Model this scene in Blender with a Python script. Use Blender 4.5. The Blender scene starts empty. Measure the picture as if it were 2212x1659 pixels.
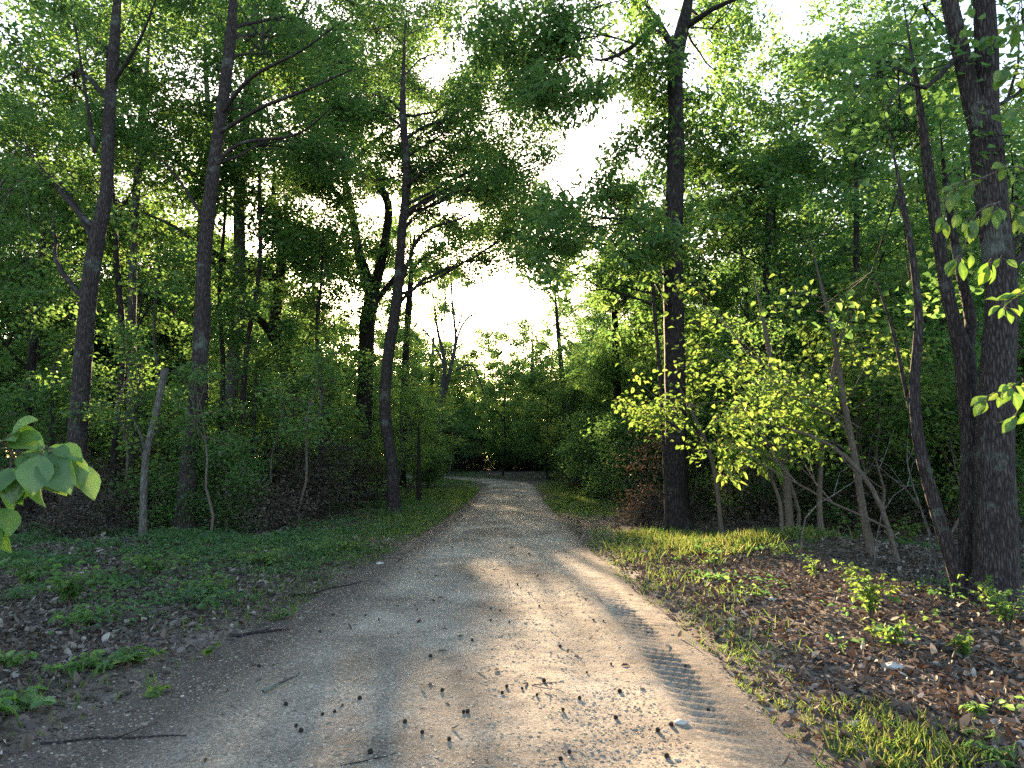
import bpy, math
import numpy as np
from mathutils import Vector

# ------------------------------------------------------------------ scene, camera, sky, sun
sc = bpy.context.scene
C = sc.collection
PITCH = math.radians(6.2)
CAMZ = 1.6
F = 1500.0                      # focal length in pixels of a 2212 px wide picture
cam_d = bpy.data.cameras.new("camera")
cam = bpy.data.objects.new("camera", cam_d)
C.objects.link(cam)
cam.location = (0, 0, CAMZ)
cam.rotation_euler = (math.pi / 2 + PITCH, 0, 0)
cam_d.sensor_width = 36
cam_d.lens = 36 * F / 2212
cam_d.clip_start = 0.05
cam_d.clip_end = 3000
sc.camera = cam


def W(px, py, Y):
    """world point at distance Y ahead (world y) for a pixel of the 2212x1659 view"""
    dx = (px - 1106) / F
    dz = -(py - 829.5) / F
    c, s = math.cos(PITCH), math.sin(PITCH)
    ry = c - dz * s
    rz = s + dz * c
    k = Y / ry
    return np.array([dx * k, Y, CAMZ + rz * k])


def G(px, py):
    dx = (px - 1106) / F
    dz = -(py - 829.5) / F
    c, s = math.cos(PITCH), math.sin(PITCH)
    ry = c - dz * s
    rz = s + dz * c
    k = -CAMZ / rz
    return np.array([dx * k, ry * k, 0.0])


SUN = W(884, 634, 1.0) - np.array([0, 0, CAMZ])
SUN /= np.linalg.norm(SUN)
SUN_EL = math.asin(SUN[2])
SUN_AZ = math.atan2(SUN[0], SUN[1])

world = bpy.data.worlds.new("World")
sc.world = world
world.use_nodes = True
wn = world.node_tree.nodes
wl = world.node_tree.links
bg = wn["Background"]
sky = wn.new("ShaderNodeTexSky")
sky.sky_type = 'NISHITA'
sky.sun_disc = False
sky.sun_elevation = SUN_EL
sky.sun_rotation = SUN_AZ
sky.air_density = 1.0
sky.dust_density = 1.6
sky.ozone_density = 0.6
wl.new(sky.outputs[0], bg.inputs[0])
bg.inputs[1].default_value = 0.095

sl = bpy.data.lights.new("sun", 'SUN')
sl.energy = 5.0
sl.angle = math.radians(0.6)
sl.color = (1.0, 0.74, 0.46)
so = bpy.data.objects.new("sun", sl)
C.objects.link(so)
so.rotation_euler = Vector(tuple(SUN)).to_track_quat('Z', 'Y').to_euler()

sc.view_settings.view_transform = 'Standard'
sc.view_settings.look = 'None'
sc.view_settings.exposure = 3.0
sc.view_settings.gamma = 1
sc.cycles.max_bounces = 7
sc.cycles.diffuse_bounces = 5
sc.cycles.transmission_bounces = 5
sc.cycles.glossy_bounces = 2
sc.cycles.volume_bounces = 0
sc.cycles.use_denoising = False
try:
    sc.cycles.denoiser = 'OPENIMAGEDENOISE'
    sc.cycles.denoising_input_passes = 'RGB_ALBEDO_NORMAL'
    sc.cycles.denoising_prefilter = 'ACCURATE'
except Exception:
    pass
sc.cycles.sample_clamp_indirect = 2.0
sc.render.use_persistent_data = False

# ------------------------------------------------------------------ noise and terrain
rng = np.random.default_rng(7)
_perm = np.random.default_rng(3).random((256, 256))


def vnoise(x, y):
    xi = np.floor(x).astype(int)
    yi = np.floor(y).astype(int)
    fx = x - xi
    fy = y - yi
    fx = fx * fx * (3 - 2 * fx)
    fy = fy * fy * (3 - 2 * fy)
    a = _perm[xi & 255, yi & 255]
    b = _perm[(xi + 1) & 255, yi & 255]
    c = _perm[xi & 255, (yi + 1) & 255]
    d = _perm[(xi + 1) & 255, (yi + 1) & 255]
    return (a * (1 - fx) + b * fx) * (1 - fy) + (c * (1 - fx) + d * fx) * fy


def fbm(x, y, o=3):
    s = 0
    a = 0.5
    for i in range(o):
        s = s + a * vnoise(x * 2 ** i + 17.3 * i, y * 2 ** i + 5.1 * i)
        a *= 0.5
    return s / (1 - 0.5 ** o)


RX, RB, RR = -0.2, 38.0, 11.0      # road axis, where the bend begins, bend radius


def road_d(x, y):
    d = np.where(y < RB, x - RX,
                 np.where(x > RX - RR, np.hypot(x - RX + RR, y - RB) - RR, y - RB - RR))
    return d


def road_s(x, y):
    th = np.arctan2(y - RB, x - RX + RR)
    return np.where(y < RB, y, np.where(x > RX - RR, RB + th * RR, RB + RR * math.pi / 2 + (RX - RR - x)))


def half_l(s):
    return np.interp(s, [0, 4, 6, 12, 22, 36, 60], [2.8, 2.7, 2.5, 2.05, 1.65, 1.5, 1.6])


def half_r(s):
    return np.interp(s, [0, 4, 6, 12, 22, 36, 60], [1.9, 1.95, 2.0, 1.75, 1.6, 1.5, 1.6])


def road_v(x, y):
    d = road_d(x, y)
    s = road_s(x, y)
    return np.where(d < 0, d / half_l(s), d / half_r(s))


def base_h(x, y):
    h = 0.10 * (fbm(x * 0.13 + 3, y * 0.13 + 9, 2) - 0.5) * np.clip(np.abs(road_d(x, y)) / 4, 0, 1)
    h = h + 0.30 * np.exp(-(((x - 5.0) / 1.7) ** 2 + ((y - 11.6) / 1.6) ** 2))
    h = h + 0.12 * np.exp(-(((x - 4.3) / 1.0) ** 2 + ((y - 8.2) / 1.3) ** 2))
    h = h + 0.18 * np.exp(-(((x + 7) / 3.5) ** 2 + ((y - 12.5) / 2.5) ** 2))
    h = h + np.clip(y - 27, 0, 60) * 0.02
    h = h + np.clip(np.abs(road_d(x, y)) - 8, 0, 60) * 0.012
    return h


def ground_h(x, y):
    x = np.asarray(x, float)
    y = np.asarray(y, float)
    v = np.abs(road_v(x, y))
    k = np.clip((v - 0.80) / 0.35, 0, 1)
    k = k * k * (3 - 2 * k)
    rough = 0.05 * (fbm(x * 1.7, y * 1.7, 3) - 0.5)
    return base_h(x, y) + (-0.10) * (1 - k) + k * rough


def zg(x, y):
    return float(ground_h(np.array([x]), np.array([y]))[0])


# ------------------------------------------------------------------ mesh helpers
class Acc:
    def __init__(self):
        self.V = []
        self.Fq = []
        self.T = []
        self.n = 0

    def add(self, V, Fq, tint=0.5):
        V = np.asarray(V, float)
        self.V.append(V)
        self.Fq.append(np.asarray(Fq, int) + self.n)
        t = np.broadcast_to(np.asarray(tint, float), (len(V),))
        self.T.append(t)
        self.n += len(V)

    def data(self):
        return np.concatenate(self.V), np.concatenate(self.Fq), np.concatenate(self.T)


def make_mesh(name, V, Fq, mat, tint=None, smooth=True):
    me = bpy.data.meshes.new(name)
    V = np.ascontiguousarray(V, dtype=np.float32)
    Fq = np.ascontiguousarray(Fq, dtype=np.int32)
    nf, k = Fq.shape
    me.vertices.add(len(V))
    me.vertices.foreach_set("co", V.ravel())
    me.loops.add(nf * k)
    me.loops.foreach_set("vertex_index", Fq.ravel())
    me.polygons.add(nf)
    me.polygons.foreach_set("loop_start", np.arange(0, nf * k, k, dtype=np.int32))
    me.polygons.foreach_set("use_smooth", np.full(nf, bool(smooth)))
    if tint is not None:
        at = me.attributes.new("tint", 'FLOAT', 'POINT')
        at.data.foreach_set("value", np.ascontiguousarray(tint, dtype=np.float32))
    me.materials.append(mat)
    me.update(calc_edges=True)
    return me


def link(name, me, parent=None):
    o = bpy.data.objects.new(name, me)
    C.objects.link(o)
    if parent is not None:
        o.parent = parent
    return o


def tag(o, label=None, cat=None, group=None, kind=None):
    if label:
        o["label"] = label
    if cat:
        o["category"] = cat
    if group:
        o["group"] = group
    if kind:
        o["kind"] = kind
    return o


def empty(name, loc):
    o = bpy.data.objects.new(name, None)
    C.objects.link(o)
    o.location = tuple(loc)
    return o


def tube(acc, P, R, sides=8, rough=0.0, tint=0.5, r=None, flare=0.0):
    P = np.asarray(P, float)
    R = np.asarray(R, float)
    n = len(P)
    T = np.gradient(P, axis=0)
    T /= np.linalg.norm(T, axis=1)[:, None] + 1e-9
    ref = np.array([1.0, 0, 0]) if abs(T[0, 0]) < 0.8 else np.array([0, 1.0, 0])
    U = ref - T * (T @ ref)[:, None]
    U /= np.linalg.norm(U, axis=1)[:, None]
    Vv = np.cross(T, U)
    a = np.arange(sides) / sides * 2 * math.pi
    rr = np.broadcast_to(R[:, None], (n, sides)).copy()
    if rough:
        r = r or rng
        ph = r.random(3) * 6
        lob = 1 + rough * (0.6 * np.sin(3 * a + ph[0])[None, :] + 0.5 * np.sin(5 * a + ph[1])[None, :])
        rr = rr * lob * (1 + rough * (r.random((n, sides)) - 0.5))
    ring = P[:, None, :] + rr[..., None] * (np.cos(a)[None, :, None] * U[:, None, :] + np.sin(a)[None, :, None] * Vv[:, None, :])
    V = ring.reshape(-1, 3)
    i = np.arange(n - 1)[:, None] * sides
    j = np.arange(sides)[None, :]
    j2 = (j + 1) % sides
    Fq = np.stack([i + j, i + j2, i + sides + j2, i + sides + j], -1).reshape(-1, 4)
    acc.add(V, Fq, tint)


def smooth_path(P, R, step):
    """Catmull-Rom resample"""
    P = np.asarray(P, float)
    R = np.asarray(R, float)
    Q = np.vstack([2 * P[0] - P[1], P, 2 * P[-1] - P[-2]])
    out, ro = [], []
    for i in range(len(P) - 1):
        p0, p1, p2, p3 = Q[i:i + 4]
        m = max(1, int(np.linalg.norm(p2 - p1) / step))
        t = (np.arange(m) / m)[:, None]
        out.append(0.5 * (2 * p1 + (p2 - p0) * t + (2 * p0 - 5 * p1 + 4 * p2 - p3) * t * t + (3 * p1 - p0 - 3 * p2 + p3) * t ** 3))
        ro.append(R[i] + (R[i + 1] - R[i]) * t[:, 0])
    out.append(P[-1:])
    ro.append(R[-1:])
    return np.vstack(out), np.concatenate(ro)


def thin_tubes(acc, A, B, r0, r1, sag=0.0, tint=0.5):
    """vectorised 3-sided two-segment twigs from A to B"""
    n = len(A)
    M = (A + B) / 2
    M[:, 2] += sag
    D = B - A
    D /= np.linalg.norm(D, axis=1)[:, None] + 1e-9
    U = np.cross(D, np.array([0.3, 0.2, 1.0]))
    U /= np.linalg.norm(U, axis=1)[:, None] + 1e-9
    Vv = np.cross(D, U)
    rings = []
    for Pp, rad in ((A, r0), (M, (r0 + r1) / 2), (B, r1)):
        rad = np.broadcast_to(rad, (n,))
        for k in range(3):
            a = k * 2.0944
            rings.append(Pp + rad[:, None] * (math.cos(a) * U + math.sin(a) * Vv))
    V = np.stack(rings, 1).reshape(-1, 3)
    b = np.arange(n)[:, None] * 9
    q = []
    for s in (0, 3):
        for k in range(3):
            q.append(np.concatenate([b + s + k, b + s + (k + 1) % 3, b + s + 3 + (k + 1) % 3, b + s + 3 + k], 1))
    acc.add(V, np.stack(q, 1).reshape(-1, 4), tint)


def norm(A):
    return A / (np.linalg.norm(A, axis=-1, keepdims=True) + 1e-9)


def leaves(acc, P, D, N, L, Wd, tint, fold=0.25, droop=0.15, full=True):
    """leaf blades: base P, axis D, normal N; two quads folded on the midrib (or one quad)"""
    n = len(P)
    D = norm(D)
    S = norm(np.cross(D, N))
    N2 = np.cross(S, D)
    L = np.broadcast_to(L, (n,))[:, None]
    Wd = np.broadcast_to(Wd, (n,))[:, None]
    tip = P + D * L - N2 * L * droop
    if full:
        m1 = P + D * L * 0.33 + N2 * Wd * fold
        m2 = P + D * L * 0.70 + N2 * Wd * fold * 0.6 - N2 * L * droop * 0.5
        V = np.stack([P, m1 + S * Wd * 0.5, m2 + S * Wd * 0.38, tip, m2 - S * Wd * 0.38, m1 - S * Wd * 0.5], 1).reshape(-1, 3)
        b = np.arange(n)[:, None] * 6
        q = np.stack([np.concatenate([b, b + 1, b + 2, b + 3], 1), np.concatenate([b + 3, b + 4, b + 5, b], 1)], 1).reshape(-1, 4)
        acc.add(V, q, np.repeat(np.broadcast_to(tint, (n,)), 6))
    else:
        m1 = P + D * L * 0.5 + N2 * Wd * fold
        V = np.stack([P, m1 + S * Wd * 0.5, tip, m1 - S * Wd * 0.5], 1).reshape(-1, 3)
        b = np.arange(n)[:, None] * 4
        acc.add(V, np.concatenate([b, b + 1, b + 2, b + 3], 1), np.repeat(np.broadcast_to(tint, (n,)), 4))


# ------------------------------------------------------------------ materials
def new_mat(name):
    m = bpy.data.materials.new(name)
    m.use_nodes = True
    nt = m.node_tree
    for n in list(nt.nodes):
        nt.nodes.remove(n)
    out = nt.nodes.new("ShaderNodeOutputMaterial")
    return m, nt, out


def ramp(nt, cols, pos=None):
    r = nt.nodes.new("ShaderNodeValToRGB")
    e = r.color_ramp.elements
    pos = pos or [i / (len(cols) - 1) for i in range(len(cols))]
    while len(e) < len(cols):
        e.new(0.5)
    for i, c in enumerate(cols):
        e[i].position = pos[i]
        e[i].color = (*c, 1)
    return r


def leaf_mat(name, refl, trans, tw=0.5, gloss=0.03):
    """refl, trans: three colours each, looked up by the per-leaf tint attribute"""
    m, nt, out = new_mat(name)
    at = nt.nodes.new("ShaderNodeAttribute")
    at.attribute_name = "tint"
    r1 = ramp(nt, refl)
    r2 = ramp(nt, trans)
    nt.links.new(at.outputs["Fac"], r1.inputs[0])
    nt.links.new(at.outputs["Fac"], r2.inputs[0])
    d = nt.nodes.new("ShaderNodeBsdfDiffuse")
    t = nt.nodes.new("ShaderNodeBsdfTranslucent")
    g = nt.nodes.new("ShaderNodeBsdfGlossy")
    g.inputs["Roughness"].default_value = 0.45
    g.inputs["Color"].default_value = (0.7, 0.75, 0.7, 1)
    nt.links.new(r1.outputs[0], d.inputs["Color"])
    nt.links.new(r2.outputs[0], t.inputs["Color"])
    mx = nt.nodes.new("ShaderNodeMixShader")
    mx.inputs[0].default_value = tw
    nt.links.new(d.outputs[0], mx.inputs[1])
    nt.links.new(t.outputs[0], mx.inputs[2])
    m2 = nt.nodes.new("ShaderNodeMixShader")
    m2.inputs[0].default_value = gloss
    nt.links.new(mx.outputs[0], m2.inputs[1])
    nt.links.new(g.outputs[0], m2.inputs[2])
    nt.links.new(m2.outputs[0], out.inputs[0])
    return m


def bark_mat(name, c0, c1, c2, scale=1.0, lichen=(0.22, 0.27, 0.22), lich=0.35, bump=0.9):
    m, nt, out = new_mat(name)
    L = nt.links.new
    tc = nt.nodes.new("ShaderNodeTexCoord")
    mp = nt.nodes.new("ShaderNodeMapping")
    mp.inputs["Scale"].default_value = (26 * scale, 26 * scale, 4.5 * scale)
    L(tc.outputs["Object"], mp.inputs[0])
    vo = nt.nodes.new("ShaderNodeTexVoronoi")
    vo.feature = 'DISTANCE_TO_EDGE'
    vo.inputs["Scale"].default_value = 1.0
    no = nt.nodes.new("ShaderNodeTexNoise")
    no.inputs["Scale"].default_value = 1.6
    no.inputs["Detail"].default_value = 5
    L(mp.outputs[0], no.inputs["Vector"])
    add = nt.nodes.new("ShaderNodeMixRGB")
    add.blend_type = 'ADD'
    add.inputs[0].default_value = 0.9
    L(mp.outputs[0], add.inputs[1])
    L(no.outputs["Color"], add.inputs[2])
    L(add.outputs[0], vo.inputs["Vector"])
    n2 = nt.nodes.new("ShaderNodeTexNoise")
    n2.inputs["Scale"].default_value = 2.2
    n2.inputs["Detail"].default_value = 6
    n2.inputs["Roughness"].default_value = 0.65
    L(tc.outputs["Object"], n2.inputs["Vector"])
    ra = ramp(nt, [c0, c1, c2], [0.0, 0.22, 0.75])
    L(vo.outputs["Distance"], ra.inputs[0])
    mul = nt.nodes.new("ShaderNodeMixRGB")
    mul.blend_type = 'MULTIPLY'
    mul.inputs[0].default_value = 0.8
    rb = ramp(nt, [(0.55, 0.5, 0.5), (1.25, 1.2, 1.2)], [0.3, 0.7])
    L(no.outputs["Fac"], rb.inputs[0])
    L(ra.outputs[0], mul.inputs[1])
    L(rb.outputs[0], mul.inputs[2])
    rl = ramp(nt, [(0, 0, 0), (1, 1, 1)], [0.56, 0.66])
    L(n2.outputs["Fac"], rl.inputs[0])
    lf = nt.nodes.new("ShaderNodeMath")
    lf.operation = 'MULTIPLY'
    lf.inputs[1].default_value = lich
    L(rl.outputs[0], lf.inputs[0])
    ml = nt.nodes.new("ShaderNodeMixRGB")
    L(lf.outputs[0], ml.inputs[0])
    L(mul.outputs[0], ml.inputs[1])
    ml.inputs[2].default_value = (*lichen, 1)
    b = nt.nodes.new("ShaderNodeBsdfPrincipled")
    b.inputs["Roughness"].default_value = 0.9
    b.inputs["Specular IOR Level"].default_value = 0.2
    L(ml.outputs[0], b.inputs["Base Color"])
    bp = nt.nodes.new("ShaderNodeBump")
    bp.inputs["Strength"].default_value = bump
    bp.inputs["Distance"].default_value = 0.035
    mh = nt.nodes.new("ShaderNodeMath")
    mh.operation = 'MULTIPLY_ADD'
    mh.inputs[1].default_value = 1.5
    L(vo.outputs["Distance"], mh.inputs[0])
    L(no.outputs["Fac"], mh.inputs[2])
    L(mh.outputs[0], bp.inputs["Height"])
    L(bp.outputs[0], b.inputs["Normal"])
    L(b.outputs[0], out.inputs[0])
    return m


GREEN = leaf_mat("leaf_green", [(0.035, 0.075, 0.022), (0.065, 0.13, 0.035), (0.11, 0.16, 0.04)],
                 [(0.10, 0.24, 0.055), (0.20, 0.375, 0.085), (0.34, 0.465, 0.10)])
YOUNG = leaf_mat("leaf_young", [(0.045, 0.10, 0.02), (0.075, 0.13, 0.028), (0.12, 0.15, 0.03)],
                 [(0.135, 0.27, 0.045), (0.23, 0.36, 0.06), (0.36, 0.425, 0.085)])
DEEP = leaf_mat("leaf_deep", [(0.028, 0.068, 0.026), (0.05, 0.11, 0.035), (0.085, 0.14, 0.04)],
                [(0.09, 0.21, 0.05), (0.175, 0.34, 0.075), (0.32, 0.45, 0.09)])
LITTER = leaf_mat("dead_leaf", [(0.042, 0.032, 0.026), (0.125, 0.10, 0.083), (0.40, 0.35, 0.30)],
                  [(0.04, 0.02, 0.01), (0.12, 0.07, 0.04), (0.25, 0.16, 0.09)], tw=0.15, gloss=0.015)
COVER = leaf_mat("leaf_ground_cover", [(0.04, 0.08, 0.038), (0.065, 0.12, 0.052), (0.095, 0.15, 0.06)],
                 [(0.08, 0.20, 0.05), (0.15, 0.32, 0.07), (0.26, 0.40, 0.08)])
BRUSH = leaf_mat("dead_brush_leaf", [(0.03, 0.024, 0.02), (0.075, 0.06, 0.05), (0.14, 0.115, 0.095)],
                 [(0.05, 0.03, 0.015), (0.10, 0.06, 0.03), (0.14, 0.08, 0.04)], tw=.25)
GRASS = leaf_mat("grass_blade", [(0.05, 0.10, 0.03), (0.08, 0.15, 0.035), (0.17, 0.19, 0.06)],
                 [(0.13, 0.24, 0.05), (0.24, 0.34, 0.065), (0.42, 0.38, 0.14)])
BARK = bark_mat("bark_grey_brown", (0.018, 0.014, 0.014), (0.075, 0.06, 0.057), (0.165, 0.142, 0.14), scale=1.35, bump=1.0)
BARKD = bark_mat("bark_dark", (0.012, 0.010, 0.010), (0.045, 0.036, 0.034), (0.12, 0.10, 0.095), lich=0.2)
BARKP = bark_mat("bark_pale", (0.05, 0.045, 0.04), (0.13, 0.125, 0.115), (0.26, 0.26, 0.24), scale=1.4, lichen=(0.2, 0.27, 0.24), lich=0.6, bump=0.5)
BARKS = bark_mat("bark_sapling", (0.07, 0.055, 0.045), (0.13, 0.11, 0.09), (0.20, 0.175, 0.15), scale=2.2, lich=0.2, bump=0.3)


# ------------------------------------------------------------------ sunlit gaps: no foliage grows inside these shafts towards the sun
SHAFTS = []          # (target point, radius, first clear metre, share of leaves missing)


def shaft_g(px, py, r, keep=0.04):
    p = G(px, py)
    p[2] = zg(p[0], p[1]) + 0.05
    SHAFTS.append((p, r, 0.6, 1 - keep))


def shaft_w(px, py, Y, r, t0=1.5, keep=0.06):
    SHAFTS.append((W(px, py, Y), r, t0, 1 - keep))


for a in [(1330, 1225, .45), (1290, 1270, .5), (1340, 1320, .5), (1230, 1300, .42), (1400, 1400, .45), (1300, 1420, .42), (1380, 1480, .42),
          (1480, 1480, .42), (1400, 1560, .42), (1560, 1600, .4), (1290, 1540, .3), (740, 1480, .13), (725, 1530, .13), (755, 1440, .12),
          (1060, 1230, .25),
          (1420, 1165, .5), (1500, 1185, .5), (1600, 1195, .6), (1350, 1205, .4), (1450, 1220, .4), (1680, 1190, .5),
          (1720, 1260, .35), (1800, 1290, .4), (1900, 1340, .45), (1850, 1400, .4), (2000, 1420, .35), (2100, 1480, .3), (1900, 1480, .3),
          (2050, 1560, .3), (1850, 1580, .35), (1950, 1620, .35), (2180, 1560, .3), (2150, 1360, .3), (1240, 1070, .8), (1110, 1090, .6)]:
    shaft_g(*a)
for a in [(1500, 850, 13, 1.1), (1750, 760, 12, 1.3), (1860, 820, 11, 1.0), (1950, 720, 10, .9), (1650, 860, 12, 1.2), (300, 560, 20, 1.1), (560, 640, 26, 1.1), (1420, 880, 13, 1.0), (1600, 800, 12.5, 1.2), (1700, 900, 11, .9), (1540, 720, 14, 1.2), (1680, 700, 12, 1.1),
          (1350, 700, 15, 1.0), (1260, 640, 17, 1.0), (1800, 760, 10, .8), (1900, 700, 9, .7), (1600, 1010, 8, .5), 
          (2170, 690, 4.3, .4), (1950, 620, 8, .6), (1400, 760, 14, 1.0), (20, 800, 15, .7), (60, 830, 15, .5), (1340, 880, 16, .8),
          (1880, 1330, 8, .5), (2180, 840, 4.6, .3), (240, 700, 17, .7), (350, 930, 13, .4)]:
    shaft_w(*a)


def cull(P, r):
    keep = np.ones(len(P), bool)
    u = r.random(len(P))
    wob = 0.75 + 0.5 * vnoise(P[:, 0] * 1.3 + P[:, 2], P[:, 1] * 1.3 - P[:, 2] * 0.7)
    for T, rad, t0, prob in SHAFTS:
        Q = P - T
        t = Q @ SUN
        d2 = np.einsum('ij,ij->i', Q, Q) - t * t
        keep &= ~((t > t0) & (d2 < (rad * wob) ** 2) & (u < prob))
    # an open view to the sky in the sun's own direction
    Q = P - np.array([0, 0, CAMZ])
    t = Q @ SUN
    d2 = np.einsum('ij,ij->i', Q, Q) - t * t
    keep &= ~((t > 8) & (d2 < (0.012 * t + 0.08) ** 2) & (u < 0.85))
    return keep


# ------------------------------------------------------------------ tree builder
DENS = 1.0
SZ = 0.97


def fill_bough(leafA, twigA, Cc, Rr, path, r, dens, L, Wd, full, docull=True, m=14, offs=None, tint0=0.5, flat=0.5, droop=0.2, spray=0.42):
    """twigs from the limb path into an ellipsoid of leaf sprays"""
    Cc = np.asarray(Cc, float)
    Rr = np.asarray(Rr, float)
    L, Wd = L * SZ, Wd * SZ
    dens = dens * DENS
    area = math.pi * (Rr[0] * Rr[2] + Rr[1] * Rr[2] + Rr[0] * Rr[1]) / 3
    n = max(4, int(area * dens / (L * Wd * 0.6) / m))
    U = norm(r.normal(size=(n, 3)))
    rad = r.random(n) ** 0.5
    E = Cc + U * rad[:, None] * Rr * (1 + 0.35 * r.random((n, 1)))
    # clump: pull sprays toward a few sub-centres
    k = max(3, int(n / 9))
    sub = Cc + r.normal(size=(k, 3)) * Rr * 0.62
    idx = r.integers(0, k, n)
    w = (0.35 + 0.5 * r.random(n))[:, None]
    E = E * (1 - w) + sub[idx] * w
    wt = offs if offs is not None else np.zeros(3)
    if docull:
        ke = cull(E + wt, r)
        E = E[ke]
        idx = idx[ke]
        n = len(E)
        if n == 0:
            return
    # attach: each sub-centre branches off the limb; sprays branch off toward sub-centres
    t = path[np.clip((len(path) * (0.3 + 0.7 * r.random(k))).astype(int), 0, len(path) - 1)]
    used = np.unique(idx)
    thin_tubes(twigA, t[used], sub[used], 0.007 + 0.003 * Rr.max(), 0.003, sag=0.04 * Rr.max(), tint=0.5)
    A = sub[idx]
    ok = np.linalg.norm(E - A, axis=1) > 0.05
    if ok.any():
        thin_tubes(twigA, A[ok], E[ok], 0.004, 0.002, sag=0.03, tint=0.5)
    Dt = E - A
    Dt[:, 2] *= 0.4
    Dt = norm(Dt + norm(r.normal(size=(n, 3)) * np.array([1, 1, 0.25])) * 0.5)
    # leaves along the last stretch of each twig
    u = r.random((n, m))
    az = r.normal(size=(n, m)) * 0.9
    side = np.cross(Dt, [0, 0, 1.0])
    ax = Dt[:, None, :] * np.cos(az)[..., None] + side[:, None, :] * np.sin(az)[..., None]
    ax[..., 2] += -droop + r.normal(size=(n, m)) * 0.25
    P = E[:, None, :] + Dt[:, None, :] * ((u - 0.45) * spray)[..., None] + r.normal(size=(n, m, 3)) * np.array([0.34, 0.34, 0.22]) * spray
    Nn = r.normal(size=(n, m, 3)) * flat + np.array([0, 0, 1.0])
    P = P.reshape(-1, 3)
    if docull:
        kk = cull(P + wt, r)
    else:
        kk = np.ones(len(P), bool)
    tn = np.clip(tint0 + np.repeat(r.normal(size=n) * 0.13, m) + r.normal(size=n * m) * 0.13, 0, 1)
    s = (0.7 + 0.6 * r.random(n * m))
    leaves(leafA, P[kk], ax.reshape(-1, 3)[kk], norm(Nn.reshape(-1, 3))[kk], (L * s)[kk], (Wd * s)[kk], tn[kk], full=full)


def limb_path(trunk, trad, Cc, r, bow=0.15, zmin=0.0, rise=0.45):
    hz = np.hypot(trunk[:, 0] - Cc[0], trunk[:, 1] - Cc[1])
    za = np.maximum(zmin, Cc[2] - rise * hz - 0.3)
    i = int(np.argmin(np.abs(trunk[:, 2] - za)))
    A = trunk[i]
    Dv = Cc - A
    ln = np.linalg.norm(Dv)
    t = np.linspace(0, 1, max(5, int(ln / 0.35)))[:, None]
    bowv = np.array([0, 0, bow * ln])
    w1 = r.normal(size=3) * 0.035 * ln
    w2 = r.normal(size=3) * 0.02 * ln
    P = A + Dv * t + bowv * (t * (1 - t)) * 2 + w1 * np.sin(t * math.pi) + w2 * np.sin(t * 2 * math.pi) + r.normal(size=(len(t), 3)) * 0.012 * ln * (t * (1 - t)) * 2
    ra = min(trad[i] * 0.34, 0.008 + 0.007 * ln)
    R = ra * (1 - t[:, 0]) ** 0.9 + 0.004
    return P, R


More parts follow.
